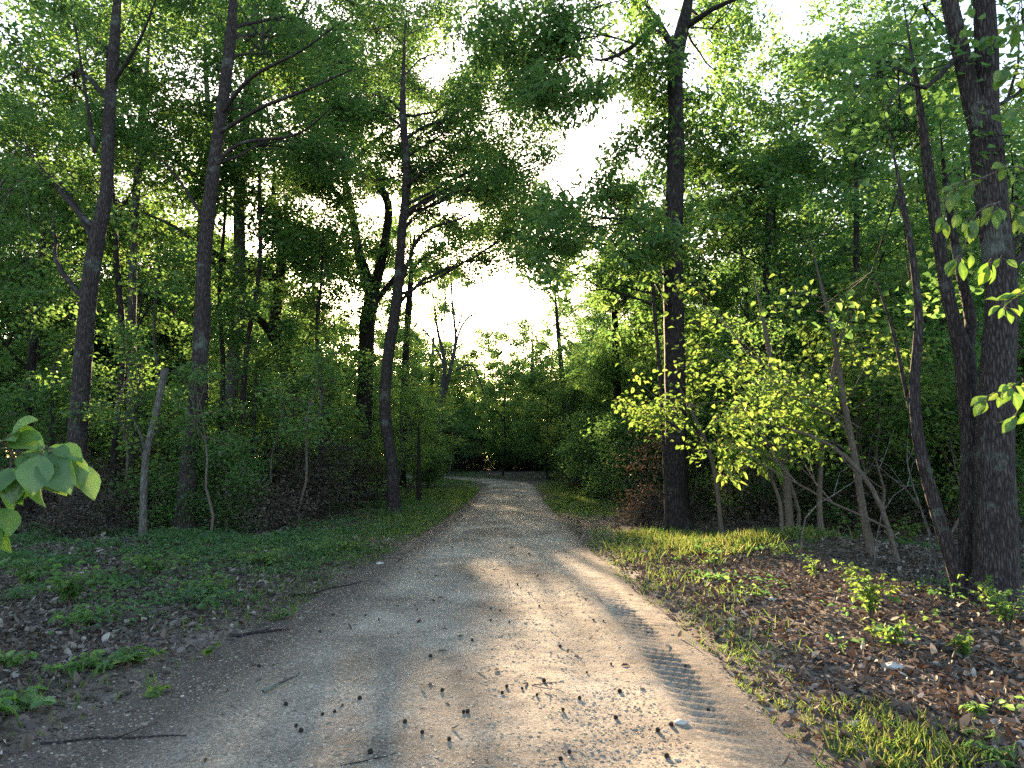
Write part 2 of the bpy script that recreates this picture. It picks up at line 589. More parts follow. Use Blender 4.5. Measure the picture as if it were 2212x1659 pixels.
def build_tree(name, loc, trunk_specs, boughs, leafmat, barkmat, label=None, cat="tree", group=None, seed=1, dens=1.5,
               L=0.12, Wd=0.06, full=True, docull=True, sides=12, tint0=0.5, zmin=1.5, m=14, bow=0.12, rise=0.45, spray=0.5,
               bare=(), droop=0.2, flat=0.5, rough=0.07, crown_name="crown"):
    """trunk_specs: list of (points, radii) in world space; boughs: list of (centre, radii)"""
    r = np.random.default_rng(seed)
    loc = np.asarray(loc, float)
    tA, lA, fA = Acc(), Acc(), Acc()
    paths = []
    for k, (P, R) in enumerate(trunk_specs):
        P, R = smooth_path(P, R, 0.25)
        if k == 0:
            h = P[:, 2] - P[0, 2]
            R = R * (1 + 0.55 * np.exp(-h / 0.16) + 0.15 * np.exp(-h / .6))
        if name != "snag_tree":
            R = R * np.clip((1 - np.linspace(0, 1, len(R))) / 0.25, 0.12, 1)
        P = P + np.cumsum(r.normal(size=P.shape), axis=0) * R[:, None] * 0.012
        tube(tA, P - loc, R, sides if k == 0 else max(6, sides - 4), rough, r=r)
        paths.append((P, R))
    for Bp, Br in bare:
        P, R = smooth_path(Bp, Br, 0.2)
        tube(lA, P - loc, R, 6, 0.08, r=r)
    ok = []
    for b in boughs:
        if docull:
            smp = np.asarray(b[0], float) + norm(r.normal(size=(40, 3))) * r.random((40, 1)) * np.asarray(b[1])
            if cull(smp, r).mean() < 0.35:
                continue
        ok.append(b)
    cen = np.array([b[0] for b in ok]).reshape(-1, 3)
    nk = max(1, len(ok) // 4)
    order = r.permutation(len(ok))[:nk]
    mains = {}
    for b in ok:
        Cc, Rr = np.asarray(b[0], float), np.asarray(b[1], float)
        g = int(order[np.argmin(np.linalg.norm(cen[order] - Cc, axis=1))])
        if g not in mains:
            c0 = cen[g]
            best = min(paths, key=lambda q: np.min(np.linalg.norm(q[0] - c0, axis=1)))
            P, R = limb_path(best[0], best[1], c0, r, bow, zmin, rise)
            R = R * 1.25
            tube(lA, P - loc, R, 6, 0.05, r=r)
            mains[g] = (P, R)
        P, R = mains[g]
        if np.linalg.norm(P[-1] - Cc) > 0.02:
            i0 = min(int(len(P) * (0.35 + 0.4 * r.random())), len(P) - 2)
            A0 = P[i0]
            ln = np.linalg.norm(Cc - A0)
            t = np.linspace(0, 1, max(4, int(ln / 0.4)))[:, None]
            Dd = norm(P[i0 + 1] - P[i0])
            P2 = A0 + (Cc - A0) * t + (Dd * ln * 0.35) * (t * (1 - t)) * 2 * (1 - t) + r.normal(size=(len(t), 3)) * 0.03 * ln * (t * (1 - t)) * 2
            R2 = min(R[i0] * 0.75, 0.006 + 0.008 * ln) * (1 - t[:, 0]) ** 0.9 + 0.003
            tube(lA, P2 - loc, R2, 5, 0.05, r=r)
            P = P2
        fill_bough(fA, lA, Cc - loc, Rr, P - loc, r, dens * (b[2] if len(b) > 2 else 1), L, Wd, full, docull, m, offs=loc, tint0=tint0,
                   droop=droop, flat=flat, spray=spray)
    root = empty(name, loc)
    tag(root, label, cat, group)
    V, Q, T = tA.data()
    link("trunk", make_mesh("trunk", V, Q, barkmat, T), root)
    if lA.n:
        V, Q, T = lA.data()
        link("limbs", make_mesh("limbs", V, Q, barkmat, T), root)
    if fA.n:
        V, Q, T = fA.data()
        link(crown_name, make_mesh(crown_name, V, Q, leafmat, T, smooth=False), root)
    return root


def px_trunk(pts, Y, base=True, lean=0.0):
    """pts: (px,py,width px[,dY]) -> world path and radii at distance Y"""
    P, R = [], []
    for p in pts:
        yy = Y + (p[3] if len(p) > 3 else 0)
        P.append(W(p[0], p[1], yy))
        R.append(p[2] * yy / F / 2)
    P = np.array(P)
    if base:
        P[0][2] = zg(P[0][0], P[0][1]) - 0.15
    return P, np.array(R)


def pb(px, py, Y, rp, k=0.6, dens=1.0, kd=1.0):
    """bough from pixel centre, distance and pixel radius"""
    rr = rp * Y / F
    return (W(px, py, Y), (rr * 1.25, rr * kd * 1.25, rr * k * 1.45), dens * .62)


def random_boughs(r, cx, cy, z0, z1, reach, n, rad, avoid=None):
    out = []
    for i in range(n):
        t = (i + 0.5) / n
        z = z0 + (z1 - z0) * t
        a = i * 2.4 + r.random() * 0.8
        re = reach * (0.45 + 0.55 * math.sin(math.pi * min(0.95, 0.15 + t * 0.8))) * (0.6 + 0.5 * r.random())
        q = rad * (0.75 + 0.5 * r.random())
        c = np.array([cx + re * math.cos(a), cy + re * math.sin(a), z])
        if avoid is not None and avoid(c):
            continue
        out.append((c, (q * 1.2, q * 1.2, q * 0.75), 0.62))
    return out
# ================================================================== PART 2


def earth_mat(name, cols, pos, grain=(0.6, 1.35), gscale=55.0, bump=0.5, bd=0.02, streak=None, dark=None):
    m, nt, out = new_mat(name)
    L = nt.links.new
    tc = nt.nodes.new("ShaderNodeTexCoord")
    n1 = nt.nodes.new("ShaderNodeTexNoise")
    n1.inputs["Scale"].default_value = 0.55
    n1.inputs["Detail"].default_value = 9
    n1.inputs["Roughness"].default_value = 0.68
    L(tc.outputs["Object"], n1.inputs["Vector"])
    ra = ramp(nt, cols, pos)
    L(n1.outputs["Fac"], ra.inputs[0])
    vo = nt.nodes.new("ShaderNodeTexVoronoi")
    vo.inputs["Scale"].default_value = gscale
    L(tc.outputs["Object"], vo.inputs["Vector"])
    n3 = nt.nodes.new("ShaderNodeTexNoise")
    n3.inputs["Scale"].default_value = gscale * 0.35
    n3.inputs["Detail"].default_value = 7
    n3.inputs["Roughness"].default_value = 0.75
    L(tc.outputs["Object"], n3.inputs["Vector"])
    rg = ramp(nt, [(grain[0],) * 3, (grain[1],) * 3], [0.15, 0.85])
    sep = nt.nodes.new("ShaderNodeSeparateColor")
    L(vo.outputs["Color"], sep.inputs[0])
    mixg = nt.nodes.new("ShaderNodeMath")
    mixg.operation = 'MULTIPLY_ADD'
    mixg.inputs[1].default_value = 0.5
    hm = nt.nodes.new("ShaderNodeMath")
    hm.operation = 'MULTIPLY'
    hm.inputs[1].default_value = 0.5
    L(n3.outputs["Fac"], hm.inputs[0])
    L(sep.outputs[0], mixg.inputs[0])
    L(hm.outputs[0], mixg.inputs[2])
    L(mixg.outputs[0], rg.inputs[0])
    mul = nt.nodes.new("ShaderNodeMixRGB")
    mul.blend_type = 'MULTIPLY'
    mul.inputs[0].default_value = 1
    L(ra.outputs[0], mul.inputs[1])
    L(rg.outputs[0], mul.inputs[2])
    col = mul.outputs[0]
    if dark is not None:      # loose dark soil mixed in where the tint attribute is high (road margins)
        at = nt.nodes.new("ShaderNodeAttribute")
        at.attribute_name = "tint"
        ad = nt.nodes.new("ShaderNodeMath")
        ad.operation = 'ADD'
        L(at.outputs["Fac"], ad.inputs[0])
        L(n1.outputs["Fac"], ad.inputs[1])
        rd = ramp(nt, [(0, 0, 0), (1, 1, 1)], [0.55, 0.98])
        s2 = nt.nodes.new("ShaderNodeMath")
        s2.operation = 'MULTIPLY'
        s2.inputs[1].default_value = 0.62
        L(ad.outputs[0], s2.inputs[0])
        L(s2.outputs[0], rd.inputs[0])
        md = nt.nodes.new("ShaderNodeMixRGB")
        L(rd.outputs[0], md.inputs[0])
        L(col, md.inputs[1])
        mm = nt.nodes.new("ShaderNodeMixRGB")
        mm.blend_type = 'MULTIPLY'
        mm.inputs[0].default_value = 1
        mm.inputs[1].default_value = (*dark, 1)
        L(rg.outputs[0], mm.inputs[2])
        L(mm.outputs[0], md.inputs[2])
        col = md.outputs[0]
    b = nt.nodes.new("ShaderNodeBsdfPrincipled")
    b.inputs["Roughness"].default_value = 0.95
    b.inputs["Specular IOR Level"].default_value = 0.15
    L(col, b.inputs["Base Color"])
    bp = nt.nodes.new("ShaderNodeBump")
    bp.inputs["Strength"].default_value = bump
    bp.inputs["Distance"].default_value = bd
    L(mixg.outputs[0], bp.inputs["Height"])
    L(bp.outputs[0], b.inputs["Normal"])
    L(b.outputs[0], out.inputs[0])
    return m


SOIL = earth_mat("forest_floor", [(0.045, 0.034, 0.027), (0.10, 0.078, 0.06), (0.19, 0.155, 0.13)], [0.3, 0.5, 0.72], (0.45, 1.5), 28, 0.8, 0.04)
ROADM = earth_mat("gravel_road", [(0.145, 0.115, 0.087), (0.265, 0.218, 0.168), (0.39, 0.33, 0.258)], [0.36, 0.5, 0.64], (0.45, 1.5), 75, 0.9, 0.015,
                  dark=(0.10, 0.078, 0.062))
STONE = leaf_mat("stone", [(0.13, 0.106, 0.082), (0.26, 0.218, 0.172), (0.44, 0.385, 0.315)], [(0, 0, 0), (0, 0, 0), (0, 0, 0)], tw=0.0, gloss=0.02)

# ------------------------------------------------------------------ ground sheet
def spaced(a, b, n, k):
    t = np.linspace(-1, 1, n)
    return np.sinh(t * k) / math.sinh(k) * (b - a) / 2 + (a + b) / 2


gx = spaced(-420, 420, 420, 6.6)
gy = np.concatenate([-np.geomspace(420, 3, 40), np.arange(-2.5, 14, 0.08), 14 + np.cumsum(np.geomspace(0.09, 14, 170) * 0.55)])
X, Y = np.meshgrid(gx, gy, indexing='ij')
Z = ground_h(X.ravel(), Y.ravel())
V = np.stack([X.ravel(), Y.ravel(), Z], 1)
nx, ny = X.shape
i = np.arange(nx - 1)[:, None] * ny
j = np.arange(ny - 1)[None, :]
Q = np.stack([i + j, i + ny + j, i + ny + j + 1, i + j + 1], -1).reshape(-1, 4)
tag(link("ground", make_mesh("ground", V, Q, SOIL, np.zeros(len(V)))), kind="structure")

# ------------------------------------------------------------------ gravel road sheet with wheel ruts and a tread track
sv = np.concatenate([np.arange(-6, 2.5, 0.3), np.arange(2.5, 11, 0.03), np.arange(11, 20, 0.08), np.arange(20, 110, 0.35)])
vv = np.concatenate([np.linspace(-1.25, 0.45, 90), np.linspace(0.462, 0.86, 36), np.linspace(0.87, 1.25, 18)])
S, Vl = np.meshgrid(sv, vv, indexing='ij')
th = np.clip((S - RB) / RR, 0, math.pi / 2)
cx = np.where(S < RB, RX, RX - RR + RR * np.cos(th)) - np.clip(S - RB - RR * math.pi / 2, 0, None)
cy = np.where(S < RB, S, RB + RR * np.sin(th))
nxv, nyv = np.cos(th), np.sin(th)
dl = np.where(Vl < 0, Vl * half_l(S), Vl * half_r(S))
X = cx + nxv * dl
Y = cy + nyv * dl
h = base_h(X, Y)
crown = -0.035 * Vl ** 2
ruts = -0.034 * (np.exp(-((dl + 1.0) / 0.22) ** 2) + np.exp(-((dl - 0.75) / 0.22) ** 2))
edge = -0.16 * np.clip((np.abs(Vl) - 0.92) / 0.33, 0, 1)
lump = 0.030 * (fbm(X * 1.1 + 4, Y * 0.7, 3) - 0.5) + 0.018 * (fbm(X * 6, Y * 6, 3) - 0.5)
tc_ = dl - 1.42 + 0.04 * np.sin(S * 0.9)
tm = np.exp(-(tc_ / 0.15) ** 4) * np.clip((S - 3.4) / 2.2, 0, 1) * np.clip((13.0 - S) / 6, 0, 1)
ph = (S + 0.45 * tc_) / 0.135 + 0.5 * fbm(S * 1.3, dl * 3, 2)
tread = tm * (-0.012 + 0.015 * np.clip(fbm(S * .8, dl * .5 + 3, 2) * 3 - 0.7, 0, 1) * np.clip(np.sin(ph * 2 * math.pi) * 1.6, -0.6, 1) * (0.2 + 1.3 * vnoise(S * 2.2, dl * 3)))
berm = 0.010 * np.exp(-((np.abs(tc_) - 0.2) / 0.05) ** 2) * np.clip((S - 4.2) / 0.4, 0, 1) * np.clip((11 - S) / 2, 0, 1)
Zr = h + crown + ruts + edge + lump + tread + berm
road_xyz = (X, Y, Zr)
V = np.stack([X.ravel(), Y.ravel(), Zr.ravel()], 1)
nx, ny = X.shape
i = np.arange(nx - 1)[:, None] * ny
j = np.arange(ny - 1)[None, :]
Q = np.stack([i + j, i + j + 1, i + ny + j + 1, i + ny + j], -1).reshape(-1, 4)
tt = np.clip((np.abs(Vl) - np.where(Vl < 0, .30, .5)) / 0.5, 0, 1) ** 1.2 * np.where(Vl < 0, 1.15, 0.95) + 0.10 * np.exp(-(tc_ / 0.3) ** 2) * (S < 11) - 0.28 * (np.exp(-((dl + .95) / 0.33) ** 2) + np.exp(-((dl - 0.62) / 0.36) ** 2))
tag(link("gravel_road", make_mesh("gravel_road", V, Q, ROADM, tt.ravel())), kind="structure")


def road_h(x, y):
    """height of whichever sheet is on top (approximate, near part)"""
    v = road_v(x, y)
    d = road_d(x, y)
    s = road_s(x, y)
    t_ = d - 1.42 + 0.04 * np.sin(s * 0.9)
    zr = (base_h(x, y) - 0.035 * v ** 2 - 0.034 * (np.exp(-((d + 1.0) / 0.22) ** 2) + np.exp(-((d - 0.75) / 0.22) ** 2))
          - 0.16 * np.clip((np.abs(v) - 0.92) / 0.33, 0, 1) + 0.030 * (fbm(x * 1.1 + 4, y * 0.7, 3) - 0.5)
          + 0.018 * (fbm(x * 6, y * 6, 3) - 0.5) - 0.02 * np.exp(-(t_ / 0.15) ** 4))
    return np.maximum(np.where(np.abs(v) < 1.25, zr, -9), ground_h(x, y))


# ------------------------------------------------------------------ loose gravel
r = np.random.default_rng(11)
n = 80000
y = 3.0 + 13 * r.random(n) ** 1.9
x = RX + (r.random(n) * 2 - 1) * 2.7
v = road_v(x, y)
k = (np.abs(v) < 1.08) & (r.random(n) < np.clip(1.2 - np.abs(v) * 0.9, 0, 1) * np.clip(2.2 * fbm(x * 1.6, y * 0.9, 3) - 0.45, 0.05, 1))
x, y = x[k], y[k]
n = len(x)
z = road_h(x, y)
sz = 0.0035 + 0.006 * r.random(n) ** 3 + 0.010 * (r.random(n) < 0.008) * r.random(n)
cube = np.array([[-1, -1, -.7], [1, -1, -.7], [1, 1, -.7], [-1, 1, -.7], [-.7, -.7, .7], [.7, -.7, .7], [.7, .7, .7], [-.7, .7, .7]], float)
V = cube[None] * (1 + 0.35 * r.normal(size=(n, 8, 3)))
V *= sz[:, None, None] * np.array([1, 1, 0.42]) * (0.7 + 0.6 * r.random((n, 1, 3)))
a = r.random(n) * 6.28
ca, sa = np.cos(a)[:, None], np.sin(a)[:, None]
V = np.stack([V[..., 0] * ca - V[..., 1] * sa, V[..., 0] * sa + V[..., 1] * ca, V[..., 2]], -1) + np.stack([x, y, z + sz * 0.15], -1)[:, None]
fq = np.array([[0, 3, 2, 1], [4, 5, 6, 7], [0, 1, 5, 4], [1, 2, 6, 5], [2, 3, 7, 6], [3, 0, 4, 7]])
Q = (np.arange(n)[:, None, None] * 8 + fq[None]).reshape(-1, 4)
tn = np.clip(0.45 + 0.25 * r.normal(size=n), 0, 1)
tag(link("loose_gravel", make_mesh("loose_gravel", V.reshape(-1, 3), Q, STONE, np.repeat(tn, 8), smooth=False)),
    "pale and grey gravel stones strewn over the dirt road", "gravel", kind="stuff")

# ------------------------------------------------------------------ leaf litter
r = np.random.default_rng(12)


def scatter(n, xr, yr, dens, r, pw=1.0):
    x = xr[0] + (xr[1] - xr[0]) * r.random(n)
    y = yr[0] + (yr[1] - yr[0]) * r.random(n) ** pw
    k = r.random(n) < dens(x, y)
    return x[k], y[k]


def d_litter(x, y):
    v = np.abs(road_v(x, y))
    e = np.clip((v - 0.92) / 0.35, 0, 1)
    n_ = 0.35 + 1.1 * fbm(x * 0.9 + 30, y * 0.9, 3)
    return e * n_ + 0.006


A = Acc()
for (nn, xr, yr, pw) in [(230000, (-9, 9), (2.4, 13), 1.3), (60000, (-22, 20), (12, 34), 1.2)]:
    x, y = scatter(nn, xr, yr, d_litter, r, pw)
    n = len(x)
    z = road_h(x, y) + 0.005 + 0.025 * r.random(n) * np.clip(np.abs(road_v(x, y)) - 0.9, 0, 1)
    L_ = (0.025 + 0.075 * r.random(n) ** 1.6) * (1.0 if yr[0] < 5 else 1.6)
    D = r.normal(size=(n, 3)) * np.array([1, 1, 0.40])
    Nn = r.normal(size=(n, 3)) * 0.75 + np.array([0, 0, 1])
    tn = np.clip(0.36 + 0.2 * r.normal(size=n) + 0.45 * r.random(n) * (r.random(n) < 0.16), 0, 1)
    leaves(A, np.stack([x, y, z], 1), D, Nn, L_, L_ * (0.18 + 0.5 * r.random(n)), tn, fold=0.7 * (r.random((n, 1)) - 0.3), droop=0.6 * (r.random((n, 1)) - 0.5))
V, Q, T = A.data()
tag(link("leaf_litter", make_mesh("leaf_litter", V, Q, LITTER, T, smooth=False)), "brown and grey dead leaves covering the forest floor beside the road",
    "leaf litter", kind="stuff")

# ------------------------------------------------------------------ grass
r = np.random.default_rng(13)


def pg(px, py):
    p = G(px, py)
    return p[0], p[1]


patches = [  # pixel centre, radius x, radius y (metres), blades, height, tint
    (1430, 1165, 0.8, 1.1, 3600, 0.18, 0.6), (1520, 1195, 0.8, 0.8, 2400, 0.17, 0.6), (1620, 1195, 0.7, 0.8, 3000, 0.20, 0.65),
    (1700, 1190, 0.6, 0.7, 1800, 0.22, 0.6), (1350, 1190, 0.5, 1.6, 1700, 0.10, 0.5), (1460, 1260, 0.7, 0.9, 900, 0.10, 0.5),
    (1960, 1620, 0.28, 0.22, 1300, 0.10, 0.55), (1890, 1570, 0.3, 0.22, 800, 0.08, 0.5), (1850, 1530, 0.25, 0.2, 500, 0.07, 0.5),
    (1600, 1400, 0.22, 0.6, 900, 0.05, 0.4), (1520, 1330, 0.25, 0.8, 900, 0.05, 0.4), (1640, 1490, 0.15, 0.4, 420, 0.06, 0.4),
    (960, 1075, 1.5, 4.5, 24000, 0.16, 0.45), (900, 1120, 1.1, 3.0, 9000, 0.12, 0.4), (1000, 1048, 2.0, 5.0, 12000, 0.07, 0.45),
    (1240, 1065, 1.0, 5.0, 14000, 0.18, 0.5), (1250, 1095, 0.9, 3.0, 7000, 0.14, 0.45), (1260, 1045, 1.4, 6.0, 9000, 0.16, 0.45), (860, 1045, 4.0, 3.0, 9000, .08, .4),
    (720, 1195, 0.7, 1.0, 3000, 0.10, 0.45), (840, 1150, 0.7, 1.5, 3500, 0.10, 0.4), (650, 1270, 0.7, 0.7, 900, 0.08, 0.4),
    (560, 1200, 1.3, 1.2, 2600, 0.13, 0.3), (1130, 1027, 9.0, 3.5, 26000, 0.22, 0.42)]
A = Acc()
for (px, py, rx, ry, nn, hh, t0) in patches:
    cx0, cy0 = pg(px, py)
    cl = r.normal(size=(max(8, nn // 16), 2)) * 0.55
    ci = r.integers(0, len(cl), nn)
    jit = r.normal(size=(nn, 2)) * 0.11
    x = cx0 + (cl[ci, 0] + jit[:, 0]) * rx * 1.2
    y = cy0 + (cl[ci, 1] + jit[:, 1]) * ry * 1.2
    k = np.abs(road_v(x, y)) > 0.93
    x, y = x[k], y[k]
    n = len(x)
    z = road_h(x, y) - 0.005
    kk = r.random(n) < (0.75 if cy0 < 14 else 1.0)
    x, y, z = x[kk], y[kk], z[kk]
    n = len(x)
    H = hh * (0.25 + 1.0 * r.random(n) ** 1.5)
    D = r.normal(size=(n, 3)) * 0.5 + np.array([0, 0, 1.0])
    Nn = r.normal(size=(n, 3)) * np.array([1, 1, 0.2])
    leaves(A, np.stack([x, y, z], 1), D, Nn, H, 0.003 + 0.0003 * y + 0.015 * H, np.clip(t0 + 0.28 * r.normal(size=n), 0, 1), fold=0.1, droop=0.35)
# thin strays along both verges
x, y = scatter(26000, (-6, 6), (3, 36), lambda x, y: (np.abs(road_v(x, y)) > 0.9) * np.exp(-((np.abs(road_v(x, y)) - 1.15) / 0.3) ** 2) * (fbm(x * 1.1, y * 0.8 + 9, 2) > 0.52) * 0.8, r, 1.3)
n = len(x)
H = 0.04 + 0.09 * r.random(n)
leaves(A, np.stack([x, y, road_h(x, y)], 1), r.normal(size=(n, 3)) * 0.4 + np.array([0, 0, 1.0]), r.normal(size=(n, 3)), H, 0.006 + 0.0003 * y,
       np.clip(0.4 + 0.2 * r.normal(size=n), 0, 1), fold=0.1, droop=0.4)
V, Q, T = A.data()
tag(link("verge_grass", make_mesh("verge_grass", V, Q, GRASS, T, smooth=False)), "short yellow green grass growing along both edges of the dirt road", "grass", kind="stuff")

# ------------------------------------------------------------------ low leafy ground cover
r = np.random.default_rng(14)


def d_cover(x, y):
    left = (x < -2.2) & (y > 6.3)
    n_ = fbm(x * 0.55 + 3, y * 0.55 + 8, 3)
    n_ = 0.6 * n_ + 0.4 * fbm(x * 1.9 + 3, y * 1.5 + 1, 2)
    a = left * np.clip((n_ - 0.49 - 0.05 * np.clip((11 - y) / 3, 0, 1)) * 8, 0, 1) * 0.8 * np.clip((y - 5.8 - 0.15 * (x + 6)) / 2.0, 0, 1) * np.clip((-x - 2.0 + 0.02 * y) / 0.8, 0.0, 1)
    b = (x > 2.6) * np.clip((n_ - 0.56) * 5, 0, 1) * 0.35
    c = (x < -3.0) * (y < 6.3) * (n_ > 0.6) * 0.06
    e = np.clip((np.abs(road_v(x, y)) - 1.05) / 0.3, 0, 1)
    return (a + b + c) * e


A = Acc()
for (nn, xr, yr, ls) in [(11000, (-10, 8), (3, 14), 0.06), (13000, (-20, 14), (12, 30), 0.075), (12000, (-30, 24), (26, 62), 0.12)]:
    x, y = scatter(nn, xr, yr, d_cover, r)
    n = len(x)
    if n == 0:
        continue
    m = 12
    hgt = (0.05 + 0.20 * r.random((n, 1)) * np.clip(fbm(x * 0.8, y * 0.8, 2), 0.2, 1)[:, None] * 1.6) * (0.4 + 0.6 * r.random((n, m)))
    P = np.stack([x[:, None] + r.normal(size=(n, m)) * ls * 1.7, y[:, None] + r.normal(size=(n, m)) * ls * 1.7, ground_h(x, y)[:, None] + hgt], -1).reshape(-1, 3)
    D = r.normal(size=(n * m, 3)) * np.array([1, 1, 0.25])
    Nn = r.normal(size=(n * m, 3)) * 0.35 + np.array([0, 0, 1])
    LL = ls * (0.6 + 0.8 * r.random(n * m))
    leaves(A, P, D, Nn, LL, LL * 0.6, np.clip(0.42 + np.repeat(0.15 * r.normal(size=n), m) + 0.1 * r.normal(size=n * m), 0, 1), fold=0.2, droop=0.2)
V, Q, T = A.data()
tag(link("ground_cover", make_mesh("ground_cover", V, Q, COVER, T, smooth=False)), "low green broadleaf plants carpeting the shaded ground left of the road", "ground cover", kind="stuff")
# ================================================================== PART 3


def canopy(r, rects, n, Y, dY, rp, dens=1.0, k=0.6, kd=1.0):
    out = []
    ar = np.array([(q[2] - q[0]) * (q[3] - q[1]) for q in rects], float)
    for i in range(n):
        q = rects[int(r.choice(len(rects), p=ar / ar.sum()))]
        yy = Y + dY * (2 * r.random() - 1)
        out.append(pb(q[0] + (q[2] - q[0]) * r.random(), q[1] + (q[3] - q[1]) * r.random(), yy, rp * (0.7 + 0.6 * r.random()), k, dens, kd))
    return out


def base_of(spec):
    P = spec[0][0][0]
    return (P[0], P[1], zg(P[0], P[1]))


def feature(name, specs, boughs, mat, bark, label, seed, **kw):
    return build_tree(name, base_of(specs), specs, boughs, mat, bark, label=label, seed=seed, **kw)


R_ = np.random.default_rng

# ---- tall trees standing left of the road
s = [px_trunk([(165, 1165, 46), (160, 1060, 42), (172, 900, 38), (183, 740, 36), (197, 600, 34), (213, 500, 32), (230, 420, 27), (237, 250, 25), (247, 120, 23), (258, -60, 20), (266, -260, 12)], 14)]
feature("oak_tree", s, canopy(R_(1), [(-60, -60, 400, 380), (-40, 250, 260, 560)], 22, 17, 2.4, 80, .8) + canopy(R_(2), [(100, -420, 420, -120)], 5, 14, 2, 120, .6),
        GREEN, BARK, "tall brown trunk at far left kinked halfway up, behind the big foreground leaves", 101, L=.11, Wd=.06,
        bare=[([W(205, 330, 14), W(180, 170, 13.6), W(160, 40, 13.2)], [.05, .03, .015]), ([W(243, 180, 14), W(300, 90, 13.5), W(340, -10, 13)], [.05, .03, .015])])
s = [px_trunk([(395, 1155, 42), (400, 1080, 38), (412, 950, 35), (425, 830, 34), (435, 700, 34), (440, 560, 30), (452, 440, 29), (470, 300, 26), (487, 180, 25), (500, 60, 23), (508, -60, 20), (520, -260, 12)], 14.5)]
feature("oak_tree", s, canopy(R_(3), [(300, -80, 700, 260), (430, 60, 800, 420)], 22, 17.5, 2.4, 78, .8) + canopy(R_(4), [(300, -420, 700, -120)], 5, 15, 2, 120, .6),
        GREEN, BARK, "tall slender grey trunk left of the road, leaning right, with long thin limbs", 102, L=.11, Wd=.06,
        bare=[([W(470, 290, 14.5), W(560, 235, 14), W(660, 195, 13.4), W(760, 150, 13)], [.05, .04, .03, .015]),
              ([W(475, 250, 14.5), W(540, 170, 14), W(650, 110, 13.6), W(720, 60, 13)], [.05, .04, .025, .015]),
              ([W(445, 480, 14.5), W(380, 380, 15), W(330, 330, 15)], [.04, .03, .015]),
              ([W(462, 360, 14.5), W(520, 310, 14.2), W(640, 290, 13.7), W(720, 230, 13)], [.05, .04, .025, .015])])
s = [px_trunk([(472, 1098, 36), (482, 980, 32), (502, 820, 29), (513, 700, 30), (518, 560, 25), (517, 420, 24), (530, 250, 22), (545, 100, 21), (556, -60, 18), (560, -260, 10)], 22)]
feature("maple_tree", s, canopy(R_(5), [(380, -60, 900, 330), (560, 0, 1000, 250)], 36, 24.5, 2.6, 68, .85) + canopy(R_(6), [(350, -400, 850, -100)], 5, 22, 3, 100, .6),
        GREEN, BARKP, "pale lichened trunk behind and just right of the slender grey leaning trunk", 103, L=.13, Wd=.08)
s = [px_trunk([(240, 1120, 15), (245, 980, 13), (262, 800, 13), (262, 700, 14), (250, 560, 12), (246, 440, 10), (240, 300, 7)], 17)]
feature("young_maple_tree", s, canopy(R_(7), [(120, 330, 420, 680)], 10, 17, 2, 55, .8), GREEN, BARKD,
        "thin dark wavy trunk between the two big trunks on the left", 104, L=.11, Wd=.08)
s = [px_trunk([(285, 1080, 20), (284, 900, 19), (285, 700, 18), (290, 500, 18), (305, 300, 16), (320, 120, 13), (330, -40, 9)], 20)]
feature("maple_tree", s, canopy(R_(8), [(120, 0, 480, 500)], 16, 20.5, 2.5, 66, .8), GREEN, BARKP,
        "straight pale greenish trunk standing behind the thin dark wavy one on the left", 105, L=.12, Wd=.08)
s = [px_trunk([(60, 1100, 22), (62, 900, 18), (75, 700, 15), (90, 560, 13), (92, 470, 10), (70, 350, 6)], 17)]
feature("young_maple_tree", s, canopy(R_(9), [(-60, 420, 200, 720), (-60, 620, 160, 900)], 12, 17, 2, 60, .9), GREEN, BARKD,
        "slim dark trunk near the left edge under a dense leafy crown", 106, L=.11, Wd=.08)
# broken snag
s = [px_trunk([(308, 1192, 15), (310, 1080, 14), (316, 980, 14), (335, 900, 13), (350, 830, 14), (356, 795, 16)], 12.9)]
feature("snag_tree", s, [pb(345, 920, 12.9, 26, .8, .35), pb(300, 960, 12.9, 20, .8, .35)], YOUNG, BARKP,
        "short pale broken-topped sapling trunk in front of the slender grey trunk on the left", 107, L=.10, Wd=.06,
        bare=[([W(316, 980, 12.9), W(300, 930, 12.6), W(285, 900, 12.5)], [.03, .02, .01])])
# leaning oak with arching limbs
s = [px_trunk([(662, 1090, 36), (656, 980, 32), (642, 870, 32), (612, 770, 30), (594, 700, 26), (603, 620, 24), (608, 540, 20), (590, 420, 14), (600, 300, 8)], 26),
     px_trunk([(596, 740, 18), (560, 690, 17, -1), (500, 668, 15, -2), (455, 662, 12, -3), (380, 650, 7, -4)], 26, False),
     px_trunk([(606, 600, 18), (560, 595, 16, -1), (500, 570, 14, -1.5), (455, 540, 12, -2), (380, 490, 9, -2), (330, 460, 5, -2)], 26, False)]
feature("old_oak_tree", s, canopy(R_(10), [(320, 420, 760, 640), (500, 260, 720, 460)], 26, 26, 3, 48, .75), GREEN, BARKD,
        "dark crooked trunk leaning left among leaves, with big arching limbs reaching left", 108, L=.14, Wd=.07)
